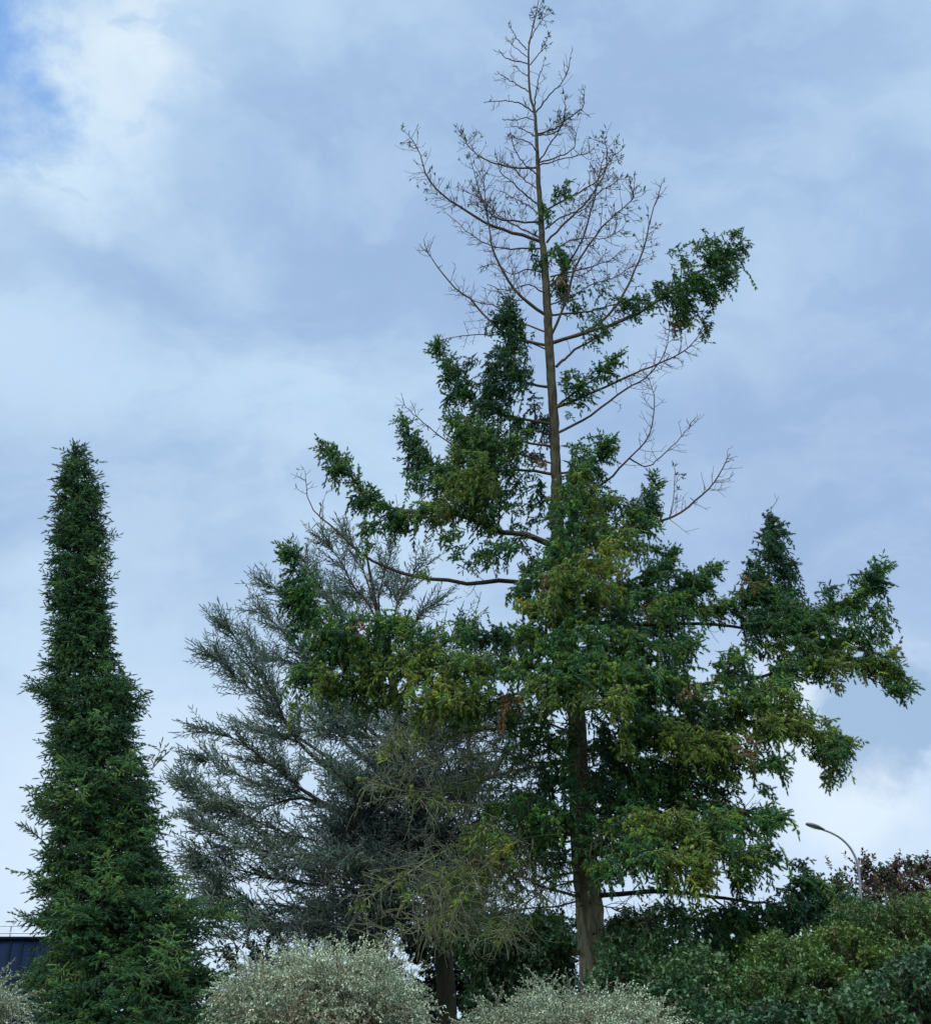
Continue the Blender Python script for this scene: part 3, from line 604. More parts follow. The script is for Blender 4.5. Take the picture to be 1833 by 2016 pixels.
FILL = [
 (1128, 1440, 34, 34, -1.0, .7, 'mid'), (1150, 1545, 34, 30, -1.0, .7, 'dark'), (1135, 1625, 40, 30, -1.0, .7, 'mixg'), (1165, 1590, 24, 40, -1.0, .5, 'mid'), (1120, 1500, 26, 30, -.9, .5, 'mid'), (1170, 1690, 40, 24, -1.2, .6, 'mixg'),
 (1000, 1600, 70, 40, -1.6, .5, 'mid'), (1060, 1620, 50, 50, -1.4, .7, 'mid'), (960, 1680, 60, 40, -1.6, .3, 'mixg'), (1080, 1700, 50, 50, -1, .4, 'mid'), (1070, 1790, 60, 34, -1, .3, 'mid'), (1120, 1560, 40, 60, -1.4, .7, 'dark'), (1110, 1480, 40, 50, -1.4, .6, 'mid'), (1170, 1620, 40, 60, -1.6, .6, 'mid'), (1185, 1700, 40, 50, -1.6, .7, 'mixg'),
 (1510, 1800, 60, 30, -2, 1.2, 'mid'), (1540, 1850, 60, 40, -2, 1.1, 'mid'), (1620, 1860, 80, 36, -2, 1.1, 'mid'), (1700, 1850, 60, 30, -2, 1, 'mixg'), (1420, 1800, 60, 26, -1.8, 1, 'dark'), (1340, 1790, 60, 24, -1.6, .8, 'mid'), (1450, 1830, 70, 40, -1.4, 1.0, 'mid'),
 (600, 1180, 40, 60, -2.4, 1, 'mid'), (640, 1290, 70, 50, -2.2, 1, 'mixg'), (700, 1330, 80, 50, -2.2, 1, 'mixg'), (760, 1360, 70, 50, -2.2, .8, 'olive'), (720, 1250, 80, 40, -2.4, .8, 'mid'), (800, 1240, 60, 34, -2.2, .7, 'mixg'), (860, 1260, 50, 50, -2.2, 1, 'mid'),
 (880, 1340, 90, 60, -2.4, 1, 'mixg'), (960, 1330, 70, 60, -2, .7, 'olive'), (1030, 1330, 60, 50, -2.2, .8, 'mixg'), (1000, 1400, 70, 34, -1.6, .8, 'mid'), (1060, 1150, 60, 50, -1.6, 1, 'mixg'), (1040, 1110, 30, 24, -1.4, 1, 'mid'), (1100, 1220, 90, 50, -2.4, 1, 'mixg'),
 (1105, 1010, 34, 60, -1.3, 1.4, 'mid'), (1115, 1100, 50, 70, -1.6, 1.4, 'mixg'), (1130, 1180, 60, 50, -2, 1.2, 'olive'), (1110, 1270, 70, 50, -2.4, 1.3, 'mid'), (1130, 1340, 80, 50, -2.8, 1.5, 'mixg'), (1080, 1360, 60, 30, -2.8, .9, 'olive'), (1140, 1060, 60, 60, -1, 1.2, 'mid'),
 (1230, 1200, 90, 60, -1.8, 1, 'mid'), (1300, 1230, 80, 40, .2, 1, 'dark'), (1240, 1310, 100, 60, -1.6, 1, 'mid'), (1330, 1345, 70, 34, -1.2, 1, 'mixg'), (1420, 1390, 90, 60, -1.6, 1, 'mixg'), (1300, 1400, 100, 50, -1.6, 1, 'mid'), (1220, 1380, 80, 60, -1.8, 1, 'mixg'), (1350, 1530, 110, 40, -1.4, 1, 'mid'),
 (1230, 1530, 70, 60, -1.2, 1, 'dark'), (1300, 1470, 100, 50, -1.2, .9, 'mid'), (1420, 1480, 80, 50, -1.6, .9, 'mixg'), (1230, 1600, 80, 60, -1.4, 1, 'mid'), (1330, 1620, 100, 60, -1.8, 1, 'mixg'), (1430, 1630, 70, 50, -2, .9, 'mixg'), (1250, 1680, 90, 50, -1.6, .8, 'mid'), (1340, 1700, 90, 34, -2, .7, 'mixg'),
 (1200, 1360, 60, 40, -3.2, 1.1, 'olive'), (1200, 1480, 50, 60, -.9, 1, 'mid'), (1060, 1480, 60, 60, .2, .8, 'dark'), (1050, 1560, 60, 60, 0, .8, 'dark'), (1070, 1660, 60, 50, 0, .6, 'mid'), (1520, 1180, 60, 60, -.6, 1, 'dark'), (1600, 1250, 80, 60, -.8, .8, 'mid'),
 (930, 930, 90, 80, .2, 1, 'mid'), (880, 970, 70, 50, -.2, 1, 'mixg'), (960, 850, 60, 60, .4, .8, 'mid'), (1010, 800, 60, 60, .5, .8, 'dark'), (1000, 960, 70, 60, .5, .7, 'mid'), (1060, 960, 34, 60, .5, .7, 'mid'), (1150, 950, 50, 70, .4, .8, 'mid'), (1200, 1010, 60, 50, 0, .9, 'mid'),
 (930, 1085, 50, 30, -.9, .7, 'mid'), (1000, 1080, 40, 26, -.9, .5, 'mid'),
 (760, 1030, 60, 16, -1.1, .7, 'mixg'), (1330, 1160, 70, 44, -.6, 1, 'mid'), (1430, 1200, 50, 34, -.8, .8, 'mixg'),
 (1360, 1790, 90, 34, .5, .5, 'mid'), (1250, 1790, 60, 34, .8, .4, 'mid'),
]
for a in FILL:
    clump(*a[:7], sl=.36, droop=1.0)
nt_ = TS.flush(TG)
TG.build('crown', M_NEEDLE, tall)
print('tall shoots', nt_)

# ------------------------------------------------------------------ 2. slender dark spruce on the left
YS = 13.0
spr = empty('spruce_tree', (P(255, 2016, YS)[0], YS, 0), 'slender dark green spruce with a pointed column top and spreading skirt, far left', 'tree')
OUT = [(878, 147, 151), (892, 138, 162), (915, 126, 178), (960, 114, 196), (1010, 112, 198), (1060, 112, 208), (1100, 102, 214), (1150, 98, 216), (1200, 98, 222), (1260, 94, 228), (1330, 94, 246),
       (1365, 80, 276), (1400, 82, 284), (1450, 76, 292), (1500, 78, 306), (1560, 72, 312), (1620, 60, 318), (1700, 74, 345), (1760, 78, 385), (1800, 72, 405), (1850, 66, 432), (1900, 68, 462), (1960, 66, 488), (2016, 66, 505), (2150, 80, 500)]
oz = []; oc = []; orr = []
for y, a, b in OUT:
    pc = P((a + b) / 2, y, YS); oz.append(pc[2]); oc.append(pc[0]); orr.append((b - a) / 2 * mpp((a + b) / 2, y, YS))
oz = np.array(oz)[::-1]; oc = np.array(oc)[::-1]; orr = np.array(orr)[::-1]
def sx(z): return np.interp(z, oz, oc)
def sr_(z): return max(.03, (np.interp(z, oz, orr) - np.interp(z, [0, 1.5, 4, ztop - 1.2, ztop], [-.03, .0, .07, .085, .14])) * (1 + .07 * math.sin(z * 5.1) + .06 * math.sin(z * 9.7 + 1) + .05 * math.sin(z * 17 + 2)))
ztop = oz[-1]
zz = np.linspace(0, ztop, 40)
g = Geo(); g.tube(np.stack([sx(zz), np.full(40, YS), zz], 1), np.linspace(.17, .012, 40), 0, (.1, .1, .1), 8, rough=.04)
g.build('trunk', M_DBARK, spr, smooth=True)
SG = Geo(); SS = Shoots(T_SPR)
lumps = [(rng.uniform(.1, ztop), rng.uniform(-math.pi, math.pi), rng.uniform(-.45, .34), rng.uniform(.12, .3)) for _ in range(200)]
z = .25
while z < ztop - .05:
    R = float(sr_(z)) * .9
    nb = int(7 + 13 * min(1, R / .8))
    a0 = rng.random() * 6.28
    for k in range(nb):
        a = a0 + k * 2 * math.pi / nb + rng.normal() * .15
        q = 0.0
        for lz, la, lr, lw in lumps:
            da = (a - la + math.pi) % (2 * math.pi) - math.pi
            q += lr * math.exp(-((z - lz) / lw) ** 2 - (da / .5) ** 2)
        L = R * (.82 + .16 * rng.random() + max(-.3, min(.15, q)) - .10)
        zb = z + rng.normal() * .05
        b0 = np.array([sx(zb), YS, zb])
        out = np.array([math.cos(a), math.sin(a), 0])
        K = 6; t = np.linspace(0, 1, K)[:, None]
        line = b0 + out * L * t + np.array([0, 0, 1]) * (-.28 * t * (1 - t) * 1.6 - .02 * t + .07 * t ** 3) * L
        SG.tube(line, .008 + .006 * R, .004, (.06, .045, .03), 3)
        pn = 'spruce' if rng.random() < .93 else 'sprucel'
        ns = int(2 + 7 * L)
        for j in range(ns):
            tt = 1 - .62 * (j / ns) ** 1.1
            p_, tn = along(line, min(tt, .999))
            sd = np.cross(out, [0, 0, 1]) * (1 if j % 2 else -1)
            spray(SG, SS, p_, out * .75 + sd * (.15 + .7 * rng.random()) + rng.normal(size=3) * .25 + [0, 0, .1], (.17 + .12 * rng.random()) * (.75 + .35 * min(1, R)), .35, pn,
                  spacing=.034, sl=.085, sr=.019, hang=.12, angle=.8, stemr=.004)
        if L > R * 1.15 or rng.random() < .05:   # projecting tips
            spray(SG, SS, line[-1], out + [0, 0, .35], .2, -.3, pn, spacing=.034, sl=.08, sr=.018, hang=.0, stemr=.004)
    z += .115 + .045 * min(1, R)
# named projecting sprays seen against the sky
for (ax_, ay, bx, by) in [(120, 1375, 58, 1352), (100, 1830, 28, 1790), (90, 1660, 42, 1620), (92, 1600, 58, 1555), (260, 1380, 292, 1358), (295, 1520, 328, 1462), (200, 1085, 228, 1040),
                           (190, 1000, 212, 970), (120, 1080, 106, 1048), (205, 1150, 228, 1120), (205, 1130, 224, 1096), (110, 1180, 88, 1160), (230, 1300, 254, 1335), (150, 890, 172, 872), (145, 890, 143, 868), (152, 886, 154, 870)]:
    a = P(ax_, ay, YS - .1); b = P(bx, by, YS - .1)
    L = np.linalg.norm(b - a)
    for s_ in range(3 if L > .25 else 1):
        spray(SG, SS, a + (b - a) * .18 * s_, (b - a) + rng.normal(size=3) * .08 * L, L * (1 - .2 * s_), .1, 'spruce', spacing=.032, sl=.08, sr=.018, hang=.05, stemr=.005)
# pale upright young leaders on the near face
for (cx, cy, h) in [(205, 1725, 90), (165, 1560, 60), (250, 1500, 50), (330, 1850, 60), (130, 1790, 60), (120, 1930, 70), (210, 1420, 40), (330, 1880, 60), (195, 1100, 30), (300, 1630, 50)]:
    zc = P(cx, cy, YS - .8)[2]
    rr = float(sr_(zc)) + .05
    dx = P(cx, cy, YS)[0] - sx(zc)
    yy = YS - math.sqrt(max(.05, rr * rr - dx * dx)) - .02
    a = P(cx, cy + h * .5, yy); b = P(cx + rng.normal() * 6, cy - h * .5, yy - .03)
    L = np.linalg.norm(b - a)
    for s_ in range(int(h / 4)):
        t = s_ / (h / 4)
        o = nrm(rng.normal(size=3) * [1, 1, .3] + [0, -.5, .35])
        spray(SG, SS, a + (b - a) * t, o, .24 * (1.15 - t), .2, 'sprucel', spacing=.034, sl=.08, sr=.019, hang=.05, stemr=.004)
def lump(z, a):
    q = 0.0
    for lz, la, lr, lw in lumps:
        da = (a - la + math.pi) % (2 * math.pi) - math.pi
        q += lr * math.exp(-((z - lz) / lw) ** 2 - (da / .5) ** 2)
    return max(-.32, min(.20, q))
for i in range(1500):       # shaded inner growth
    z = rng.random() * (ztop - .12); a = rng.uniform(-math.pi, math.pi); R = float(sr_(z))
    if rng.random() > min(1, R / .9 + .3): continue
    out = np.array([math.cos(a), math.sin(a), 0])
    p_ = np.array([sx(z), YS, z]) + out * R * (.35 + .35 * rng.random())
    spray(SG, SS, p_, out * .6 + rng.normal(size=3) * .5, .2 + .14 * rng.random(), .4, 'spruce', spacing=.036, sl=.085, sr=.024, hang=.1, stemr=.004)
made = 0
while made < 640:           # each outer bough is a drooping fan of twigs with upturned tips
    z = .1 + rng.random() * (ztop - .38); R = float(sr_(z))
    if rng.random() > R / 1.25 + .12: continue
    made += 1
    a = rng.uniform(-math.pi, math.pi)
    out = np.array([math.cos(a), math.sin(a), 0]); sd = np.array([-out[1], out[0], 0])
    far = rng.uniform(1.15, 1.4) if rng.random() < .16 else 1.0
    size = min(1.15, (.36 + .85 * R)) * (.75 + .6 * rng.random())
    tipr = R * (.84 + .2 * rng.random() + lump(z, a) * .9) * far
    b0 = np.array([sx(z), YS, z]) + out * max(.05, tipr - .42 * size)
    cd = nrm(out + np.array([0, 0, rng.uniform(-.15, .55)]))
    pn = 'spruce' if rng.random() < .88 else 'sprucel'
    SG.tube(np.array([b0 - out * .3 * size, b0, b0 + cd * .3 * size]), .009, .004, (.05, .04, .03), 3)
    for k in range(int(8 + 4 * rng.random())):
        f = rng.random()
        spray(SG, SS, b0 + cd * f * .28 * size, cd * (.6 + .5 * f) + sd * rng.normal() * .75 * (1.1 - f * .6) + np.array([0, 0, rng.normal() * .25]), (.2 + .1 * rng.random()) * size, rng.uniform(-.1, .7), pn,
              spacing=.027, sl=.068, sr=.019, hang=.12, angle=.85, stemr=.004, flat=.45)
for k in range(16):
    t = k / 15.0; zt = ztop - .55 + .5 * t
    spray(SG, SS, (sx(zt), YS, zt), nrm(rng.normal(size=3) * [1, 1, .3]) * (1 - t * .8) + np.array([0, 0, .5 + t]), .24 * (1.1 - .5 * t), .0, 'spruce', spacing=.03, sl=.07, sr=.02, hang=0, stemr=.004)
print('spruce shoots', SS.flush(SG))
SG.build('crown', M_SPRUCE, spr)

# ------------------------------------------------------------------ 3. blue-grey cedar behind
YC = 26.0
ced = empty('cedar_tree', (P(880, 2016, YC)[0], YC, 0), 'blue-grey cedar with spiky ascending branches, behind the pale mounded hedge', 'tree')
CTR = [(720, 1080, 3), (738, 1180, 8), (765, 1300, 14), (790, 1450, 20), (820, 1600, 26), (850, 1750, 32), (872, 1880, 36), (880, 2010, 40)]
cp = np.array([P(a, b, YC) for a, b, w in CTR]); cr_ = np.array([w * .5 * mpp(a, b, YC) for a, b, w in CTR])
bb = cp[-1].copy(); bb[2] = -.1
cp = np.vstack([cp, bb]); cr_ = np.append(cr_, cr_[-1] * 1.3)
g = Geo(); cl_ = resample(cp, 50); g.tube(cl_, np.interp(np.linspace(0, 1, 50), np.linspace(0, 1, len(cr_)), cr_), 0, (.1, .1, .1), 10, rough=.05)
g.build('trunk', M_DBARK, ced, smooth=True)
CG = Geo(); CS = Shoots(T_CEDAR)
CSP = dict(spacing=.062, sl=.17, sr=.027, hang=.0, angle=.64, stemr=.009, stemc=np.array([.07, .055, .05]))
def cpx(y):  # trunk column at measured height
    ys = [c[1] for c in CTR]; xs = [c[0] for c in CTR]
    return float(np.interp(y, ys, xs))
def climb(y0, mid, tip, dz, w, fo, f0=.25, pl='cedar', sl=1.0):
    lx, ly = mid[-1]
    tip = (tip[0] + (lx - tip[0]) * .15 + (20 if tip[0] < 450 else 0), tip[1] + (ly - tip[1]) * .15)
    pts = [(cpx(y0), y0)] + mid + [tip]
    limb(pts, dz, w, 1.5, twigs=.8, tl=.6, fol=fo * .95, f0=f0, f1=1.0, palette=pl, sl=sl, Y0=YC, col=np.array([.06, .05, .048]), droop=-.12, G=CG, S=CS, spec=CSP, parent=ced, lift=.2, sdw=.55)
for y0, mid, tip, dz, w, fo in [
 (1640, [(639, 1507), (587, 1458), (557, 1409), (535, 1364), (512, 1328), (466, 1259)], (420, 1230), -1.5, 9, 17),
 (1600, [(600, 1460), (545, 1400), (482, 1347), (443, 1315)], (394, 1290), 0, 8, 16),
 (1680, [(624, 1573), (574, 1537), (538, 1510), (470, 1460)], (366, 1432), -1.2, 9, 17),
 (1700, [(640, 1590), (560, 1560), (480, 1530), (420, 1500)], (376, 1492), .6, 7, 15),
 (1640, [(606, 1574), (525, 1589), (460, 1590), (410, 1585)], (350, 1545), -1, 6, 14),
 (1720, [(640, 1660), (560, 1640), (470, 1600), (400, 1570)], (335, 1540), -1.6, 6, 15),
 (1760, [(680, 1700), (590, 1690), (500, 1670), (430, 1640)], (350, 1620), -1.8, 6, 15),
 (1790, [(700, 1750), (600, 1740), (500, 1720), (430, 1700)], (360, 1690), -1, 6, 15),
 (1810, [(720, 1790), (620, 1790), (520, 1780), (450, 1770)], (400, 1750), -1.5, 6, 15),
 (1830, [(740, 1820), (640, 1830), (540, 1820)], (470, 1800), -.6, 6, 14),
 (1500, [(690, 1400), (630, 1330), (590, 1280), (545, 1230)], (495, 1195), .8, 8, 15),
 (1420, [(690, 1330), (640, 1260), (590, 1200), (560, 1170)], (512, 1145), -.5, 7, 14),
 (1460, [(700, 1370), (620, 1320), (560, 1300), (520, 1290)], (480, 1240), 1.2, 6, 14),
 (1300, [(730, 1197), (694, 1151), (668, 1099)], (622, 1047), -.6, 6, 15),
 (1320, [(700, 1240), (650, 1180), (620, 1140)], (585, 1080), .6, 6, 14),
 (1250, [(745, 1180), (757, 1130)], (775, 1070), .3, 5, 13),
 (1220, [(715, 1120), (700, 1080)], (672, 1040), .5, 4, 12),
 (1280, [(780, 1200), (800, 1150)], (835, 1105), -.4, 5, 13),
 (1330, [(800, 1260), (830, 1210)], (885, 1165), .6, 6, 13),
 (1380, [(830, 1310), (870, 1270)], (930, 1220), -.5, 6, 13),
 (1450, [(860, 1390), (920, 1350)], (990, 1300), .4, 6, 13),
 (1520, [(880, 1460), (960, 1430)], (1050, 1400), -1, 6, 13),
 (1600, [(900, 1550), (980, 1530)], (1060, 1510), .5, 6, 13),
 (1690, [(920, 1650), (1000, 1640)], (1080, 1620), -.8, 6, 13),
 (1560, [(700, 1480), (660, 1440), (600, 1440), (540, 1450)], (440, 1420), 1.5, 7, 15),
 (1400, [(740, 1340), (700, 1290), (670, 1230)], (650, 1160), -1.8, 6, 14),
 (1560, [(760, 1500), (720, 1440)], (690, 1370), -2.6, 6, 14),
 (1650, [(760, 1600), (700, 1560)], (640, 1500), -3, 6, 14),
 (1740, [(760, 1720), (700, 1700)], (620, 1680), -3.4, 6, 14),
 (1740, [(890, 1720), (950, 1700)], (1010, 1690), -2, 6, 12),
]:
    climb(y0, mid, tip, dz * 1.2, w, fo)
for a in [
 (430, 1800, 60, 40, -1.6, .9, 'cedar'), (500, 1830, 70, 36, -1.6, 1, 'cedar'), (590, 1830, 80, 36, -1.6, 1, 'cedard'), (390, 1680, 40, 60, -1.4, .7, 'cedar'), (420, 1560, 60, 40, -.8, .4, 'cedar'), (380, 1760, 40, 50, -1.4, .7, 'cedar'),
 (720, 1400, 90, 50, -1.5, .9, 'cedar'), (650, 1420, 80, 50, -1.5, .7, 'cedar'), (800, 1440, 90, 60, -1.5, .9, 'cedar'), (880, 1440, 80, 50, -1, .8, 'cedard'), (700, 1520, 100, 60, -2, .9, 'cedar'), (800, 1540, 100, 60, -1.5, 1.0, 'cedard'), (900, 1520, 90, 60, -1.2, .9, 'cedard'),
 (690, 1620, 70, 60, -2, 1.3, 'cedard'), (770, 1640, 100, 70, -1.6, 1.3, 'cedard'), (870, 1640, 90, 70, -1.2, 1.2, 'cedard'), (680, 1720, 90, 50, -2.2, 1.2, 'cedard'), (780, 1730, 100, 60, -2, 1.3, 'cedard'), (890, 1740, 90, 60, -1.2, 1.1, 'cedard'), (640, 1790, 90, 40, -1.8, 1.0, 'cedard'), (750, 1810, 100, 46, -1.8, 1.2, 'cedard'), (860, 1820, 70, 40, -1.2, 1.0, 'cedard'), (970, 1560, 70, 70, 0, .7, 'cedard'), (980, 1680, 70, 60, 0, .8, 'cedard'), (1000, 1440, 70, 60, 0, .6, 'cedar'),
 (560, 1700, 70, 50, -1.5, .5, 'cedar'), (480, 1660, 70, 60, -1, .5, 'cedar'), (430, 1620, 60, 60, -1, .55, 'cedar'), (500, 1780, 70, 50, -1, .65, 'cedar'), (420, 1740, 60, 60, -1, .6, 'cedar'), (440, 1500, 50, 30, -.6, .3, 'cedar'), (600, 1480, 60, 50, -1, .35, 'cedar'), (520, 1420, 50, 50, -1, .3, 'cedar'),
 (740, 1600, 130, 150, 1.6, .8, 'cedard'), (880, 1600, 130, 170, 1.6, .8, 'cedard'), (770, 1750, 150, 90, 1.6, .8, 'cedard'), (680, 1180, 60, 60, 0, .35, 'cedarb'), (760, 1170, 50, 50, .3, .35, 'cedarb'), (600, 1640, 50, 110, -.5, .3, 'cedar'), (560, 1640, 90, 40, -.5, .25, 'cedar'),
]:
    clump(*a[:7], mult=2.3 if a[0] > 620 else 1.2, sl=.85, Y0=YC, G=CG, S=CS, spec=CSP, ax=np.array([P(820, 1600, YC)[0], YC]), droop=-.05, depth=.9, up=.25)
print('cedar shoots', CS.flush(CG))
CG.build('crown', M_CEDAR, ced)

# ------------------------------------------------------------------ broadleaf helpers
class Leaves:
    def __init__(s): s.p = []; s.d = []; s.l = []; s.w = []; s.c = []; s.n = []
    def add(s, p, d, nn, l, w, c):
        s.p.append(p); s.d.append(d); s.n.append(nn); s.l.append(l); s.w.append(w); s.c.append(c)
    def flush(s, geo):
        flush_twigs(geo, s)
        p = np.concatenate(s.p); d = nrm(np.concatenate(s.d)); nn = np.concatenate(s.n); l = np.concatenate(s.l)[:, None]; w = np.concatenate(s.w)[:, None]; c = np.concatenate(s.c)
        x = nrm(np.cross(d, nn)); z = np.cross(x, d)
        m = len(p)
        # folded ovate leaf: base, left, tip, right + midrib bend
        v = np.stack([p, p + d * l * .35 + x * w + z * w * .35, p + d * l * .75 + x * w * .75 + z * w * .2, p + d * l - z * l * .12, p + d * l * .75 - x * w * .75 + z * w * .2, p + d * l * .35 - x * w + z * w * .35, p + d * l * .5], 1)
        f = np.array([(0, 6, 1), (1, 6, 2), (2, 6, 3), (3, 6, 4), (4, 6, 5), (5, 6, 0)])
        ff = f[None] + (np.arange(m) * 7)[:, None, None]
        geo.add(v.reshape(-1, 3), ff.reshape(-1, 3), np.repeat(c[:, None], 7, 1).reshape(-1, 3))
        return m

TW = {}
def leafy_twig(G, S, p, d, L, n, ll, lw, col, droop=.2, stemc=(.09, .07, .04), sr=.003, spread=.9, jit=.16, herring=0.0):
    TW.setdefault(id(G), []).append((np.asarray(p, float), nrm(d), L, n, ll, lw, np.asarray(col, float), droop, np.asarray(stemc, float), sr, spread, jit, herring))

def flush_twigs(G, S):
    q = TW.pop(id(G), [])
    if not q: return
    p, d, L, n, ll, lw, col, droop, stemc, sr, spread, jit, her = [np.array(z) for z in zip(*q)]
    K = 4; N = len(p); n0 = int(n[0])
    pts = batch_paths(p, d, L, droop, K, .13)
    batch_stems(G, pts, sr, stemc)
    si = np.repeat(np.arange(N), n0); ji = np.tile(np.arange(n0), N); m = len(si)
    s = np.clip((ji + rng.random(m)) / n0, .05, .999)
    idx = np.clip((s * K).astype(int), 0, K - 1); fr = (s * K - idx)[:, None]
    p0 = pts[si, idx]; p1 = pts[si, idx + 1]
    tan = nrm(p1 - p0)
    side = nrm(np.cross(tan, rng.normal(size=(m, 3))))
    dd = tan * .55 + side * spread[si][:, None]
    nn = np.array([0, 0, 1.0]) + rng.normal(size=(m, 3)) * .5
    cc = col[si] * (1 + rng.normal(size=(m, 1)) * jit[si][:, None])
    S.add(p0 * (1 - fr) + p1 * fr, dd, nn, ll[si] * (.7 + .6 * rng.random(m)), lw[si] * (.8 + .4 * rng.random(m)), cc)

def shrub(name, label, cat, lobes, dens, tw, nl, ll, lw, cols, mat, droop=.2, stemc=(.09, .07, .04), up=.5, group=None, shell=.55, stems=7, spread=.9, stemr=.02, ragged=.16, boxy=0, tuft=9, holes=(), base_px=None):
    """lobes: (px, py, rx_px, ry_px, Y, depth_m, optional palette index)"""
    lx, ly, lY = lobes[0][0], lobes[0][1], lobes[0][4]
    if base_px: lx = base_px
    b = P(lx, ly, lY)
    root = empty(name, (b[0], lY, 0), label, cat, group)
    G = Geo(); S = Leaves()
    E = []
    for lo in lobes:
        cx, cy, rx, ry, Y, dm = lo[:6]
        m = mpp(cx, cy, Y)
        E.append((P(cx, cy, Y), np.array([rx * m, dm, ry * m])))
    for (c, R), lo in zip(E, lobes):
        area = 4 * math.pi * ((R[0] * R[1]) ** 1.6 / 3 + (R[0] * R[2]) ** 1.6 / 3 + (R[1] * R[2]) ** 1.6 / 3) ** (1 / 1.6)
        n = int(area * dens)
        for i in range(n):
            if i % tuft == 0:
                u0 = nrm(rng.normal(size=3)); q0 = rng.random() ** .6; c0 = 1 + rng.normal() * .14
            u = nrm(u0 + rng.normal(size=3) * .10)
            # uneven outline
            bump = 1 + .10 * math.sin(u[0] * 7 + c[0] * 3) * math.cos(u[2] * 6 + c[1]) + .06 * math.sin(u[1] * 13 + u[2] * 9)
            q = (shell + (1 - shell) * np.clip(q0 + rng.normal() * .12, 0, 1)) * bump * (1 + ragged * rng.random() ** 3)
            if boxy: u = u / (np.abs(u) ** boxy).sum() ** (1 / boxy)
            p = c + u * R * q
            if p[2] < .05: continue
            if any(np.linalg.norm((p - hc) / hr) < 1 for hc, hr in holes): continue
            d = nrm(u / R) * .7 + np.array([0, 0, up]) + rng.normal(size=3) * .35
            L = tw * (.6 + .7 * rng.random())
            pi = lo[6] if len(lo) > 6 and rng.random() < .85 else rng.integers(len(cols))
            col = np.array(cols[pi]) * (1 + rng.normal() * .08) * c0
            leafy_twig(G, S, p - nrm(d) * L * .6, d, L, nl, ll, lw, col, droop, stemc, spread=spread)
    print(name, 'leaves', S.flush(G))
    G.build('foliage', mat, root)
    W = Geo()
    for (c, R) in E:
        for k in range(stems):
            u = nrm(rng.normal(size=3) * [1, 1, .6] + [0, 0, .6])
            t_ = c + u * R * .7
            b0 = np.array([c[0] + rng.normal() * .12 * R[0], c[1] + rng.normal() * .12 * R[1], -.05])
            md = (b0 + t_) / 2 + rng.normal(size=3) * .1 * R
            W.tube(resample(np.array([b0, md, t_]), 8), stemr, stemr * .35, (.08, .06, .045), 5, rough=.05)
    W.build('stem', M_DBARK, root)
    return root

SIL = [(.36, .45, .33), (.28, .37, .27), (.44, .50, .38), (.22, .28, .20)]
SILB = [(.24, .19, .13), (.18, .19, .12)]
COLS_S = SIL + SILB
GRP = 'pale grey-green small-leaved hedge shrubs'
hk = dict(tuft=20, ragged=.14, boxy=3.2, dens=300, tw=.36, nl=36, ll=.020, lw=.0040, spread=.6, cols=COLS_S, mat=M_SILVER, droop=1.3, stemc=(.16, .14, .09), up=.6, shell=.7, stems=9, group=GRP)
shrub('hedge_shrub', 'large pale grey-green mounded shrub between the slender spruce and the dark cedar trunk', 'shrub',
      [(555, 2000, 88, 108, 8.6, .7, 1), (675, 1995, 92, 118, 8.6, .7, 0), (610, 1975, 100, 98, 8.8, .6, 0), (755, 2030, 66, 110, 8.5, .6, 1), (490, 2035, 50, 112, 8.5, .55, 1), (650, 2070, 130, 90, 8.30, .6, 4), (640, 2190, 200, 150, 8.6, .8, 3)], holes=[(P(742, 1985, 7.75), np.array([.17, .5, .15])), (P(700, 1990, 7.75), np.array([.1, .4, .08]))], **hk)
shrub('hedge_shrub', 'lower pale grey-green shrub with arching sprigs in front of the tall conifer trunk', 'shrub',
      [(1110, 2052, 110, 104, 8.8, .7, 1), (1010, 2065, 85, 90, 8.6, .6, 1), (1215, 2062, 90, 92, 8.8, .6, 0), (960, 2090, 60, 80, 8.5, .5, 3), (1280, 2090, 50, 80, 8.7, .5, 1), (1110, 2200, 190, 150, 8.8, .8, 3)], **hk)
shrub('hedge_shrub', 'pale grey-green shrub cut by the left edge, below the dark building', 'shrub',
      [(-40, 2030, 62, 96, 8.8, .5, 1), (-40, 2180, 80, 130, 8.8, .5, 3)], **hk)

GR1 = [(.030, .085, .034), (.040, .105, .040), (.026, .070, .030), (.055, .12, .04)]
shrub('laurel_shrub', 'dark green leafy shrub behind the foot of the tall trunk, left of it', 'shrub',
      [(1010, 1880, 110, 70, 22.5, 1.2, 0), (950, 1840, 60, 40, 22.8, .8, 2), (1080, 1860, 60, 60, 22.8, .8, 1), (1030, 1980, 120, 70, 22, 1.2, 2)],
      dens=75, tw=.32, nl=14, ll=.085, lw=.024, cols=GR1, mat=M_LEAF, shell=.5)
shrub('laurel_shrub', 'mid green spreading shrub right of the tall conifer trunk', 'shrub',
      [(1290, 1900, 110, 75, 18, 1.2, 1), (1240, 1960, 80, 80, 17, 1, 0), (1370, 1960, 110, 90, 16, 1.2, 3), (1330, 2010, 130, 80, 15, 1.2, 0), (1250, 1850, 60, 40, 19, .8, 2)],
      dens=90, tw=.3, nl=14, ll=.065, lw=.017, cols=GR1 + [(.06, .11, .03)], mat=M_LEAF, shell=.5)
YG = [(.055, .125, .028), (.085, .155, .028), (.036, .095, .028), (.045, .11, .028), (.10, .085, .032)]
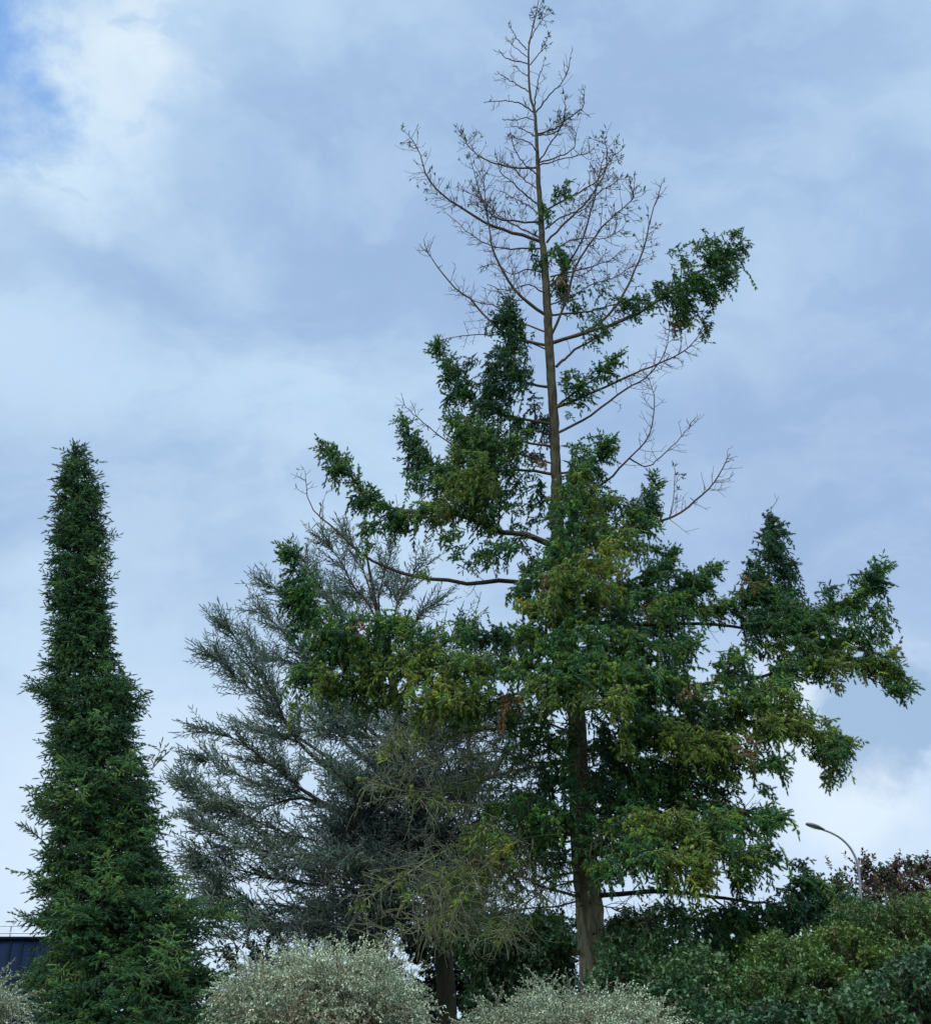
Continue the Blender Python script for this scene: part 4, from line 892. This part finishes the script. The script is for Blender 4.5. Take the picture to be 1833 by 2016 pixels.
shrub('bush', 'yellow-green bushy shrub under the drooping tip of the lowest limb', 'shrub',
      [(1560, 1930, 110, 70, 15.5, 1.0, 0), (1640, 1880, 70, 50, 15.8, .9, 1), (1500, 1960, 80, 60, 15, .9, 3), (1530, 1880, 60, 40, 16, .8, 1), (1540, 2020, 160, 60, 15, 1.0, 3)],
      dens=110, tw=.28, nl=13, ll=.05, lw=.014, cols=YG, mat=M_LEAF, shell=.5, droop=.4)
shrub('bush', 'olive green feathery bush at the right edge below the purple-leaved tree', 'shrub',
      [(1770, 1850, 90, 70, 16, 1.2, 3), (1700, 1830, 60, 50, 16.5, 1, 2), (1830, 1830, 70, 60, 16, 1, 1), (1790, 1930, 130, 80, 15.5, 1.2, 0)],
      dens=110, tw=.34, nl=16, ll=.055, lw=.010, cols=YG, mat=M_LEAF, shell=.5, droop=.7)
DG = [(.028, .080, .032), (.042, .105, .036), (.08, .17, .05), (.022, .062, .03)]
shrub('bush', 'glossy dark green broad-leaved bush in the bottom right corner', 'shrub',
      [(1760, 1985, 110, 75, 10.5, .7, 0), (1680, 2030, 90, 60, 10.2, .6, 1), (1840, 1960, 70, 70, 10.5, .6, 3), (1560, 2040, 90, 50, 10.6, .6, 3), (1440, 2060, 80, 50, 10.8, .6, 0)],
      dens=150, tw=.22, nl=11, ll=.055, lw=.016, cols=DG, mat=M_LEAF, shell=.55)

# trees behind the lamp
def round_tree(name, label, lobes, cols, mat, ll=.09, lw=.03, dens=26, trunk_px=None, tw=.5, nl=16):
    lx, Y = trunk_px
    b = P(lx, 2016, Y)
    root = empty(name, (b[0], Y, 0), label, 'tree')
    G = Geo(); S = Leaves(); W = Geo(); Wt = Geo()
    tops = []
    for cx, cy, rx, ry, dy, pi in lobes:
        m = mpp(cx, cy, Y + dy)
        c = P(cx, cy, Y + dy); R = np.array([rx * m, rx * m * .9, ry * m])
        tops.append(c)
        n = int(4 * math.pi * (R[0] * R[2]) * dens)
        kn = nrm(rng.normal(size=(max(4, n // 8), 3))) * (.55 + .5 * rng.random((max(4, n // 8), 1)))
        for i in range(n):
            k = kn[rng.integers(len(kn))] + rng.normal(size=3) * .13
            p = c + k * R
            d = nrm(k) + np.array([0, 0, .5]) + rng.normal(size=3) * .3
            col = np.array(cols[pi if rng.random() < .7 else rng.integers(len(cols))])
            leafy_twig(G, S, p, d, tw * (.5 + .7 * rng.random()), nl, ll, lw, col, .1, (.06, .045, .04), sr=.008)
    h = min(c[2] for c in tops) * .55
    Wt.tube(resample(np.array([[b[0], Y, -.1], [b[0] + .05, Y, h * .5], [b[0], Y, h]]), 10), .16, .12, (.06, .05, .04), 9, rough=.04)
    for c in tops:
        for k in range(3):
            e = c + rng.normal(size=3) * .2 - np.array([0, 0, .3])
            Wt.tube(resample(np.array([[b[0], Y, h * .97], (np.array([b[0], Y, h]) + e) / 2 + rng.normal(size=3) * .15, e]), 8), .07, .02, (.06, .05, .04), 5)
    Wt.build('trunk', M_DBARK, root)
    print(name, S.flush(G))
    G.build('crown', mat, root)

PUR = [(.075, .045, .042), (.055, .035, .045), (.095, .065, .04), (.06, .075, .035), (.08, .09, .04)]
round_tree('plum_tree', 'purple and rust leaved tree behind the lamp pole at the right edge',
           [(1745, 1760, 60, 48, 0, 2), (1800, 1770, 60, 50, 0, 1), (1720, 1720, 30, 26, 0, 2), (1770, 1735, 34, 28, 0, 3), (1850, 1745, 40, 46, 0, 0), (1790, 1830, 110, 60, 0, 1), (1700, 1790, 40, 60, .5, 3)],
           PUR, M_LEAF, trunk_px=(1775, 43), ll=.13, lw=.045, dens=9, tw=.7)
round_tree('ash_tree', 'green tree with reddish tips just left of the lamp pole',
           [(1636, 1752, 26, 28, 0, 0), (1650, 1800, 34, 40, 0, 1), (1610, 1780, 34, 40, 0, 1), (1660, 1840, 70, 50, 0, 2), (1634, 1722, 12, 10, 0, 3)],
           [(.06, .10, .035), (.045, .085, .035), (.035, .07, .03), (.12, .07, .04)], M_LEAF, trunk_px=(1650, 32), ll=.10, lw=.03, dens=14, tw=.5)
# dark evergreen undergrowth mass behind everything, low
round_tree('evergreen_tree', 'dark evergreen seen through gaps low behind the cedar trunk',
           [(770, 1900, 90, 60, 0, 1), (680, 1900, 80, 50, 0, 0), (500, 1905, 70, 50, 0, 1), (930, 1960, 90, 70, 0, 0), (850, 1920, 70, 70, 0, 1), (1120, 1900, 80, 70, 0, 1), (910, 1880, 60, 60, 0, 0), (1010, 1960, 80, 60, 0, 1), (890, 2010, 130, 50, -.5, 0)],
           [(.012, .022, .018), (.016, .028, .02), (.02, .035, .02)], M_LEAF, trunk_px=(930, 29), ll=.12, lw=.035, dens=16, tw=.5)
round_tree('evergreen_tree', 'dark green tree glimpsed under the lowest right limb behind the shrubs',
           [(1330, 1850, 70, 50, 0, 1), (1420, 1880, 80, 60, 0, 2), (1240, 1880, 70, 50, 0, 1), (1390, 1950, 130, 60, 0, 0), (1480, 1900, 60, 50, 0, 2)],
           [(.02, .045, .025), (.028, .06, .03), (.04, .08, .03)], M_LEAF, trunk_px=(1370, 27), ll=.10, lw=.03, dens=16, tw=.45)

# ------------------------------------------------------------------ street lamp
YL = 40.0
M_POLE = flat_mat('galvanised_steel', (.17, .18, .23), .5, .4)
M_HEAD = flat_mat('lamp_housing', (.045, .055, .08), .4, .2)
M_LENS = flat_mat('lamp_lens', (.35, .38, .42), .15, 0)
pts = [P(x, y, YL) for x, y in ((1697, 1790), (1693, 1745), (1690, 1712), (1684, 1690), (1672, 1668), (1655, 1651), (1636, 1640), (1618, 1633))]
fb = pts[0].copy(); fb[2] = 0
lamp = empty('street_lamp', fb, 'curved-arm street lamp rising behind the bushes on the right', 'street lamp')
g = Geo()
line = resample(np.array([fb] + pts), 60)
rad = np.interp(line[:, 2], [0, 2, line[:, 2].max()], [.09, .075, .035])
g.tube(line, rad, 0, (.3, .3, .3), 12); g.build('pole', M_POLE, lamp, smooth=True)
g = Geo(); g.tube(np.array([fb, fb + [0, 0, .35]]), .14, .14, (.3, .3, .3), 12); g.build('base_sleeve', M_POLE, lamp)
hp, tip = P(1622, 1634, YL), P(1585, 1622, YL)
ax = nrm(tip - hp); HL = np.linalg.norm(tip - hp)
sd = nrm(np.cross(ax, [0, 0, 1])); u2 = np.cross(sd, ax)
def ellip(g, c, prof, wmul, hmul, top=True):
    ns = 14; V = []; F = []
    for (t, r) in prof:
        for k in range(ns):
            a = 2 * math.pi * k / ns
            V.append(c + ax * t * HL + sd * math.cos(a) * r * wmul + u2 * math.sin(a) * r * hmul * (1 if math.sin(a) > 0 else .55))
    for i in range(len(prof) - 1):
        for k in range(ns):
            a, b = i * ns + k, i * ns + (k + 1) % ns
            F += [(a, b, b + ns), (a, b + ns, a + ns)]
    g.add(V, F, (.1, .1, .1))
g = Geo(); ellip(g, hp, [(-.02, .0), (0, .35), (.12, .6), (.35, .95), (.6, 1), (.85, .8), (.96, .5), (1.0, 0)], .17, .10); head = g.build('lamp_head', M_HEAD, lamp, smooth=True)
g = Geo(); ellip(g, hp - u2 * .035, [(.3, 0), (.36, .7), (.6, .85), (.8, .6), (.88, 0)], .14, .06)
lens = g.build('lens', M_LENS, head, smooth=True); lens.matrix_parent_inverse.identity(); 
# (head sits at the lamp's origin, so the lens needs the same shift)
me = lens.data
arr = np.empty(len(me.vertices) * 3, np.float32); me.vertices.foreach_get('co', arr); arr = arr.reshape(-1, 3) - np.array(lamp.location, np.float32)
me.vertices.foreach_set('co', arr.ravel()); me.update()

# ------------------------------------------------------------------ dark clad building, far left
YB = 42.0
M_CLAD = flat_mat('dark_cladding', (.006, .016, .05), .7, .0, .2, 1.5)
M_SEAM = flat_mat('seam', (.004, .008, .02), .9, .0)
M_RAIL = flat_mat('rail_steel', (.40, .43, .48), .4, .5)
ztop_b = P(30, 1850, YB)[2]
x0, x1 = P(-260, 1900, YB)[0], P(72, 1900, YB)[0]
bld = empty('building', ((x0 + x1) / 2, YB + 4, 0), 'low dark blue metal-clad building with a flat roof at the left edge', 'building')
g = Geo(); g.box(((x0 + x1) / 2, YB + 4, ztop_b / 2), ((x1 - x0) / 2, 4, ztop_b / 2), (.1, .1, .1)); g.build('wall', M_CLAD, bld)
g = Geo()
w = .58; k = 0
x = x0 + .3
while x < x1:
    g.box((x, YB - .02, ztop_b / 2), (.03, .017, ztop_b / 2 - .02), (.1, .1, .1)); x += w * .73
g.build('cladding_seams', M_SEAM, bld)
g = Geo(); g.box(((x0 + x1) / 2, YB + 4, ztop_b + .05), ((x1 - x0) / 2 + .08, 4.08, .05), (.1, .1, .1)); g.build('roof_edge', M_SEAM, bld)
zr = P(30, 1821, YB)[2]; zm = P(30, 1835, YB)[2]
for zq in (zr, zm):
    g = Geo(); g.tube(np.array([[x0, YB + .35, zq], [x1, YB + .35, zq]]), .026, .026, (.1, .1, .1), 6); g.build('handrail', M_RAIL, bld)
x = P(14, 1835, YB)[0] - 3 * 1.9
while x < x1:
    g = Geo(); g.tube(np.array([[x, YB + .352, ztop_b + .1], [x, YB + .352, zr - .02]]), .028, .028, (.1, .1, .1), 6); g.build('rail_post', M_RAIL, bld); x += 1.9

# ------------------------------------------------------------------ ground
m, nt, N, L = new_mat('grass_ground')
out = N.new('ShaderNodeOutputMaterial'); b = N.new('ShaderNodeBsdfPrincipled'); L.new(b.outputs[0], out.inputs[0])
tc = N.new('ShaderNodeTexCoord'); n1 = N.new('ShaderNodeTexNoise'); n1.inputs['Scale'].default_value = 1.4; n1.inputs['Detail'].default_value = 10
L.new(tc.outputs['Object'], n1.inputs['Vector'])
cr = N.new('ShaderNodeValToRGB'); cr.color_ramp.elements[0].color = (.035, .06, .02, 1); cr.color_ramp.elements[0].position = .35
cr.color_ramp.elements[1].color = (.09, .11, .045, 1); cr.color_ramp.elements[1].position = .7
L.new(n1.outputs['Fac'], cr.inputs[0]); L.new(cr.outputs[0], b.inputs['Base Color']); b.inputs['Roughness'].default_value = .95
g = Geo()
xs = np.concatenate([-np.geomspace(6000, 5, 22), np.linspace(-4, 4, 5), np.geomspace(5, 6000, 22)])
X, Yy = np.meshgrid(xs, xs)
Z = .05 * np.sin(X * .21) * np.cos(Yy * .17) * (np.hypot(X, Yy) < 200)
Z = Z - .06
V = np.stack([X, Yy, Z], -1).reshape(-1, 3); n_ = len(xs)
i, j = np.meshgrid(np.arange(n_ - 1), np.arange(n_ - 1), indexing='ij')
a = (i * n_ + j).ravel()
F = np.concatenate([np.stack([a, a + 1, a + n_ + 1], 1), np.stack([a, a + n_ + 1, a + n_], 1)])
g.add(V, F, (.1, .1, .1))
gr = g.build('ground', m); gr['kind'] = 'structure'

# ------------------------------------------------------------------ sky: Nishita blue behind layered cloud
SUN_EL, SUN_AZ = math.radians(54), math.radians(215)      # azimuth measured from +Y clockwise: behind and left
wd = bpy.data.worlds.new('World'); SC.world = wd; wd.use_nodes = True
nt = wd.node_tree; N = nt.nodes; L = nt.links; N.clear()
out = N.new('ShaderNodeOutputWorld'); bg = N.new('ShaderNodeBackground'); bg.inputs['Strength'].default_value = .1
L.new(bg.outputs[0], out.inputs[0])
sky = N.new('ShaderNodeTexSky'); sky.sky_type = 'NISHITA'; sky.sun_disc = False; sky.sun_elevation = SUN_EL; sky.sun_rotation = SUN_AZ
tc = N.new('ShaderNodeTexCoord')
def vn(op, a=None, b=None, s=None):
    n = N.new('ShaderNodeVectorMath'); n.operation = op
    for k, q in ((0, a), (1, b)):
        if q is None: continue
        if hasattr(q, 'links'): L.new(q, n.inputs[k])
        else: n.inputs[k].default_value = q
    if s is not None: n.inputs['Scale'].default_value = s
    return n.outputs['Value'] if op in ('DOT_PRODUCT', 'LENGTH', 'DISTANCE') else n.outputs[0]
def mn(op, a, b=None, clamp=False):
    n = N.new('ShaderNodeMath'); n.operation = op; n.use_clamp = clamp
    for k, q in ((0, a), (1, b)):
        if q is None: continue
        if hasattr(q, 'links'): L.new(q, n.inputs[k])
        else: n.inputs[k].default_value = q
    return n.outputs[0]
def noise(vec, scale, detail=6, rough=.55, dist=0.0, color=False):
    n = N.new('ShaderNodeTexNoise'); n.inputs['Scale'].default_value = scale; n.inputs['Detail'].default_value = detail
    n.inputs['Roughness'].default_value = rough; n.inputs['Distortion'].default_value = dist
    L.new(vec, n.inputs['Vector']); return n.outputs['Color' if color else 'Fac']
def ramp(v, a, b, smooth=True):
    n = N.new('ShaderNodeMapRange'); n.interpolation_type = 'SMOOTHSTEP' if smooth else 'LINEAR'
    n.inputs['From Min'].default_value = a; n.inputs['From Max'].default_value = b
    L.new(v, n.inputs['Value']); return n.outputs[0]
def mixc(f, a, b):
    n = N.new('ShaderNodeMix'); n.data_type = 'RGBA'; n.clamp_factor = True
    if hasattr(f, 'links'): L.new(f, n.inputs['Factor'])
    else: n.inputs['Factor'].default_value = f
    for k, q in ((6, a), (7, b)):
        if hasattr(q, 'links'): L.new(q, n.inputs[k])
        else: n.inputs[k].default_value = (*q, 1)
    return n.outputs[2]
D = tc.outputs['Generated']
w1 = noise(D, 3.2, 5, .55, color=True)
warp = vn('ADD', D, vn('SCALE', vn('SUBTRACT', w1, (.5, .5, .5)), s=.22))
w2 = noise(D, 9, 7, .62, color=True)
warp2 = vn('ADD', warp, vn('SCALE', vn('SUBTRACT', w2, (.5, .5, .5)), s=.16))
mp = N.new('ShaderNodeMapping'); mp.inputs['Scale'].default_value = (1.0, 1.0, 2.4); mp.inputs['Rotation'].default_value = (0, math.radians(18), 0); L.new(warp, mp.inputs['Vector'])
big = noise(mp.outputs[0], 2.1, 6, .5)
fine = noise(mp.outputs[0], 7, 7, .6)
def patch(px, py, r0, r1, v=warp2, sxy=None):
    """soft cloud patch around a direction of the sky; radii in measured px"""
    d = P(px, py, 10) - CAM; d = nrm(d)
    dist = vn('DISTANCE', v, tuple(d))
    return ramp(dist, r1 / FPX, r0 / FPX) if False else mn('SUBTRACT', 1.0, ramp(dist, r0 / FPX, r1 / FPX))
K = 10.0
def C(r, g_, b_): return (r * K, g_ * K, b_ * K)
# srgb -> linear helper
def S8(r, g_, b_):
    f = lambda c: ((c / 255 + .055) / 1.055) ** 2.4
    return C(f(r), f(g_), f(b_))
base_c = mixc(ramp(big, .37, .62), S8(150, 177, 212), S8(181, 206, 231))
base_c = mixc(mn('MULTIPLY', ramp(fine, .44, .66), .32), base_c, S8(186, 209, 232))
base_c = mixc(mn('MULTIPLY', ramp(fine, .50, .34), .25), base_c, S8(142, 168, 205))
# paler towards the horizon
sep = N.new('ShaderNodeSeparateXYZ'); L.new(D, sep.inputs[0])
hz = mn('SUBTRACT', 1.0, ramp(sep.outputs['Z'], .02, .42))
base_c = mixc(mn('MULTIPLY', hz, .85), base_c, S8(200, 220, 241))
# top-left break: bright thin cloud with a hole of blue
base_c = mixc(mn('MULTIPLY', patch(200, 70, 60, 330), .55), base_c, S8(176, 203, 228))
base_c = mixc(mn('MULTIPLY', mn('MULTIPLY', patch(270, 120, 20, 210), ramp(fine, .44, .56)), .9), base_c, S8(214, 228, 238))
base_c = mixc(mn('MULTIPLY', patch(110, 250, 30, 210), ramp(fine, .40, .56)), base_c, S8(196, 218, 236))
hole = patch(-20, 90, 60, 190)
blue = vn('SCALE', sky.outputs[0], s=.55)
base_c = mixc(mn('MULTIPLY', hole, .8), base_c, mixc(.85, blue, S8(92, 152, 228)))
# bright cloud edge with grey bank at the lower right
base_c = mixc(mn('MULTIPLY', patch(1660, 1500, 60, 330), .8), base_c, S8(214, 228, 243))
base_c = mixc(mn('MULTIPLY', patch(250, 1700, 60, 420), .5), base_c, S8(212, 228, 243))
base_c = mixc(mn('MULTIPLY', patch(180, 1130, 30, 260), .45), base_c, S8(190, 212, 234))
base_c = mixc(mn('MULTIPLY', patch(1500, 900, 60, 420), .35), base_c, S8(150, 172, 208))
base_c = mixc(mn('MULTIPLY', patch(1810, 1440, 90, 170), .9), base_c, S8(148, 176, 208))
base_c = mixc(mn('MULTIPLY', patch(1750, 1640, 30, 190), .75), base_c, S8(214, 228, 240))
base_c = mixc(mn('MULTIPLY', patch(640, 930, 10, 110), .55), base_c, S8(184, 206, 230))
# unseen sky overhead and behind the camera, brightened and warmed as added fill light
zen = ramp(sep.outputs['Z'], .80, .98)
rear = mn('MULTIPLY', mn('SUBTRACT', 1.0, ramp(sep.outputs['Y'], -.35, .1)), ramp(sep.outputs['Z'], .0, .6))
lit = mixc(zen, base_c, vn('MULTIPLY', base_c, (5.2, 4.6, 3.8)))
lit = mixc(mn('MULTIPLY', rear, mn('SUBTRACT', 1.0, zen)), lit, vn('MULTIPLY', base_c, (3.2, 2.75, 2.1)))
L.new(lit, bg.inputs['Color'])

sl = bpy.data.lights.new('sun', 'SUN'); sl.energy = 2.3; sl.angle = math.radians(20); sl.color = (1.0, .93, .80)
so = bpy.data.objects.new('sun', sl); COL.objects.link(so)
sd_ = np.array([math.sin(SUN_AZ) * math.cos(SUN_EL), math.cos(SUN_AZ) * math.cos(SUN_EL), math.sin(SUN_EL)])
from mathutils import Vector
so.rotation_euler = Vector(tuple(-sd_)).to_track_quat('-Z', 'Y').to_euler()

SC.view_settings.view_transform = 'Standard'; SC.view_settings.look = 'None'
SC.view_settings.exposure = 0.2; SC.view_settings.gamma = 1; SC.view_settings.use_curve_mapping = False
SC.render.engine = 'CYCLES'
SC.cycles.max_bounces = 6; SC.cycles.diffuse_bounces = 2; SC.cycles.transmission_bounces = 3
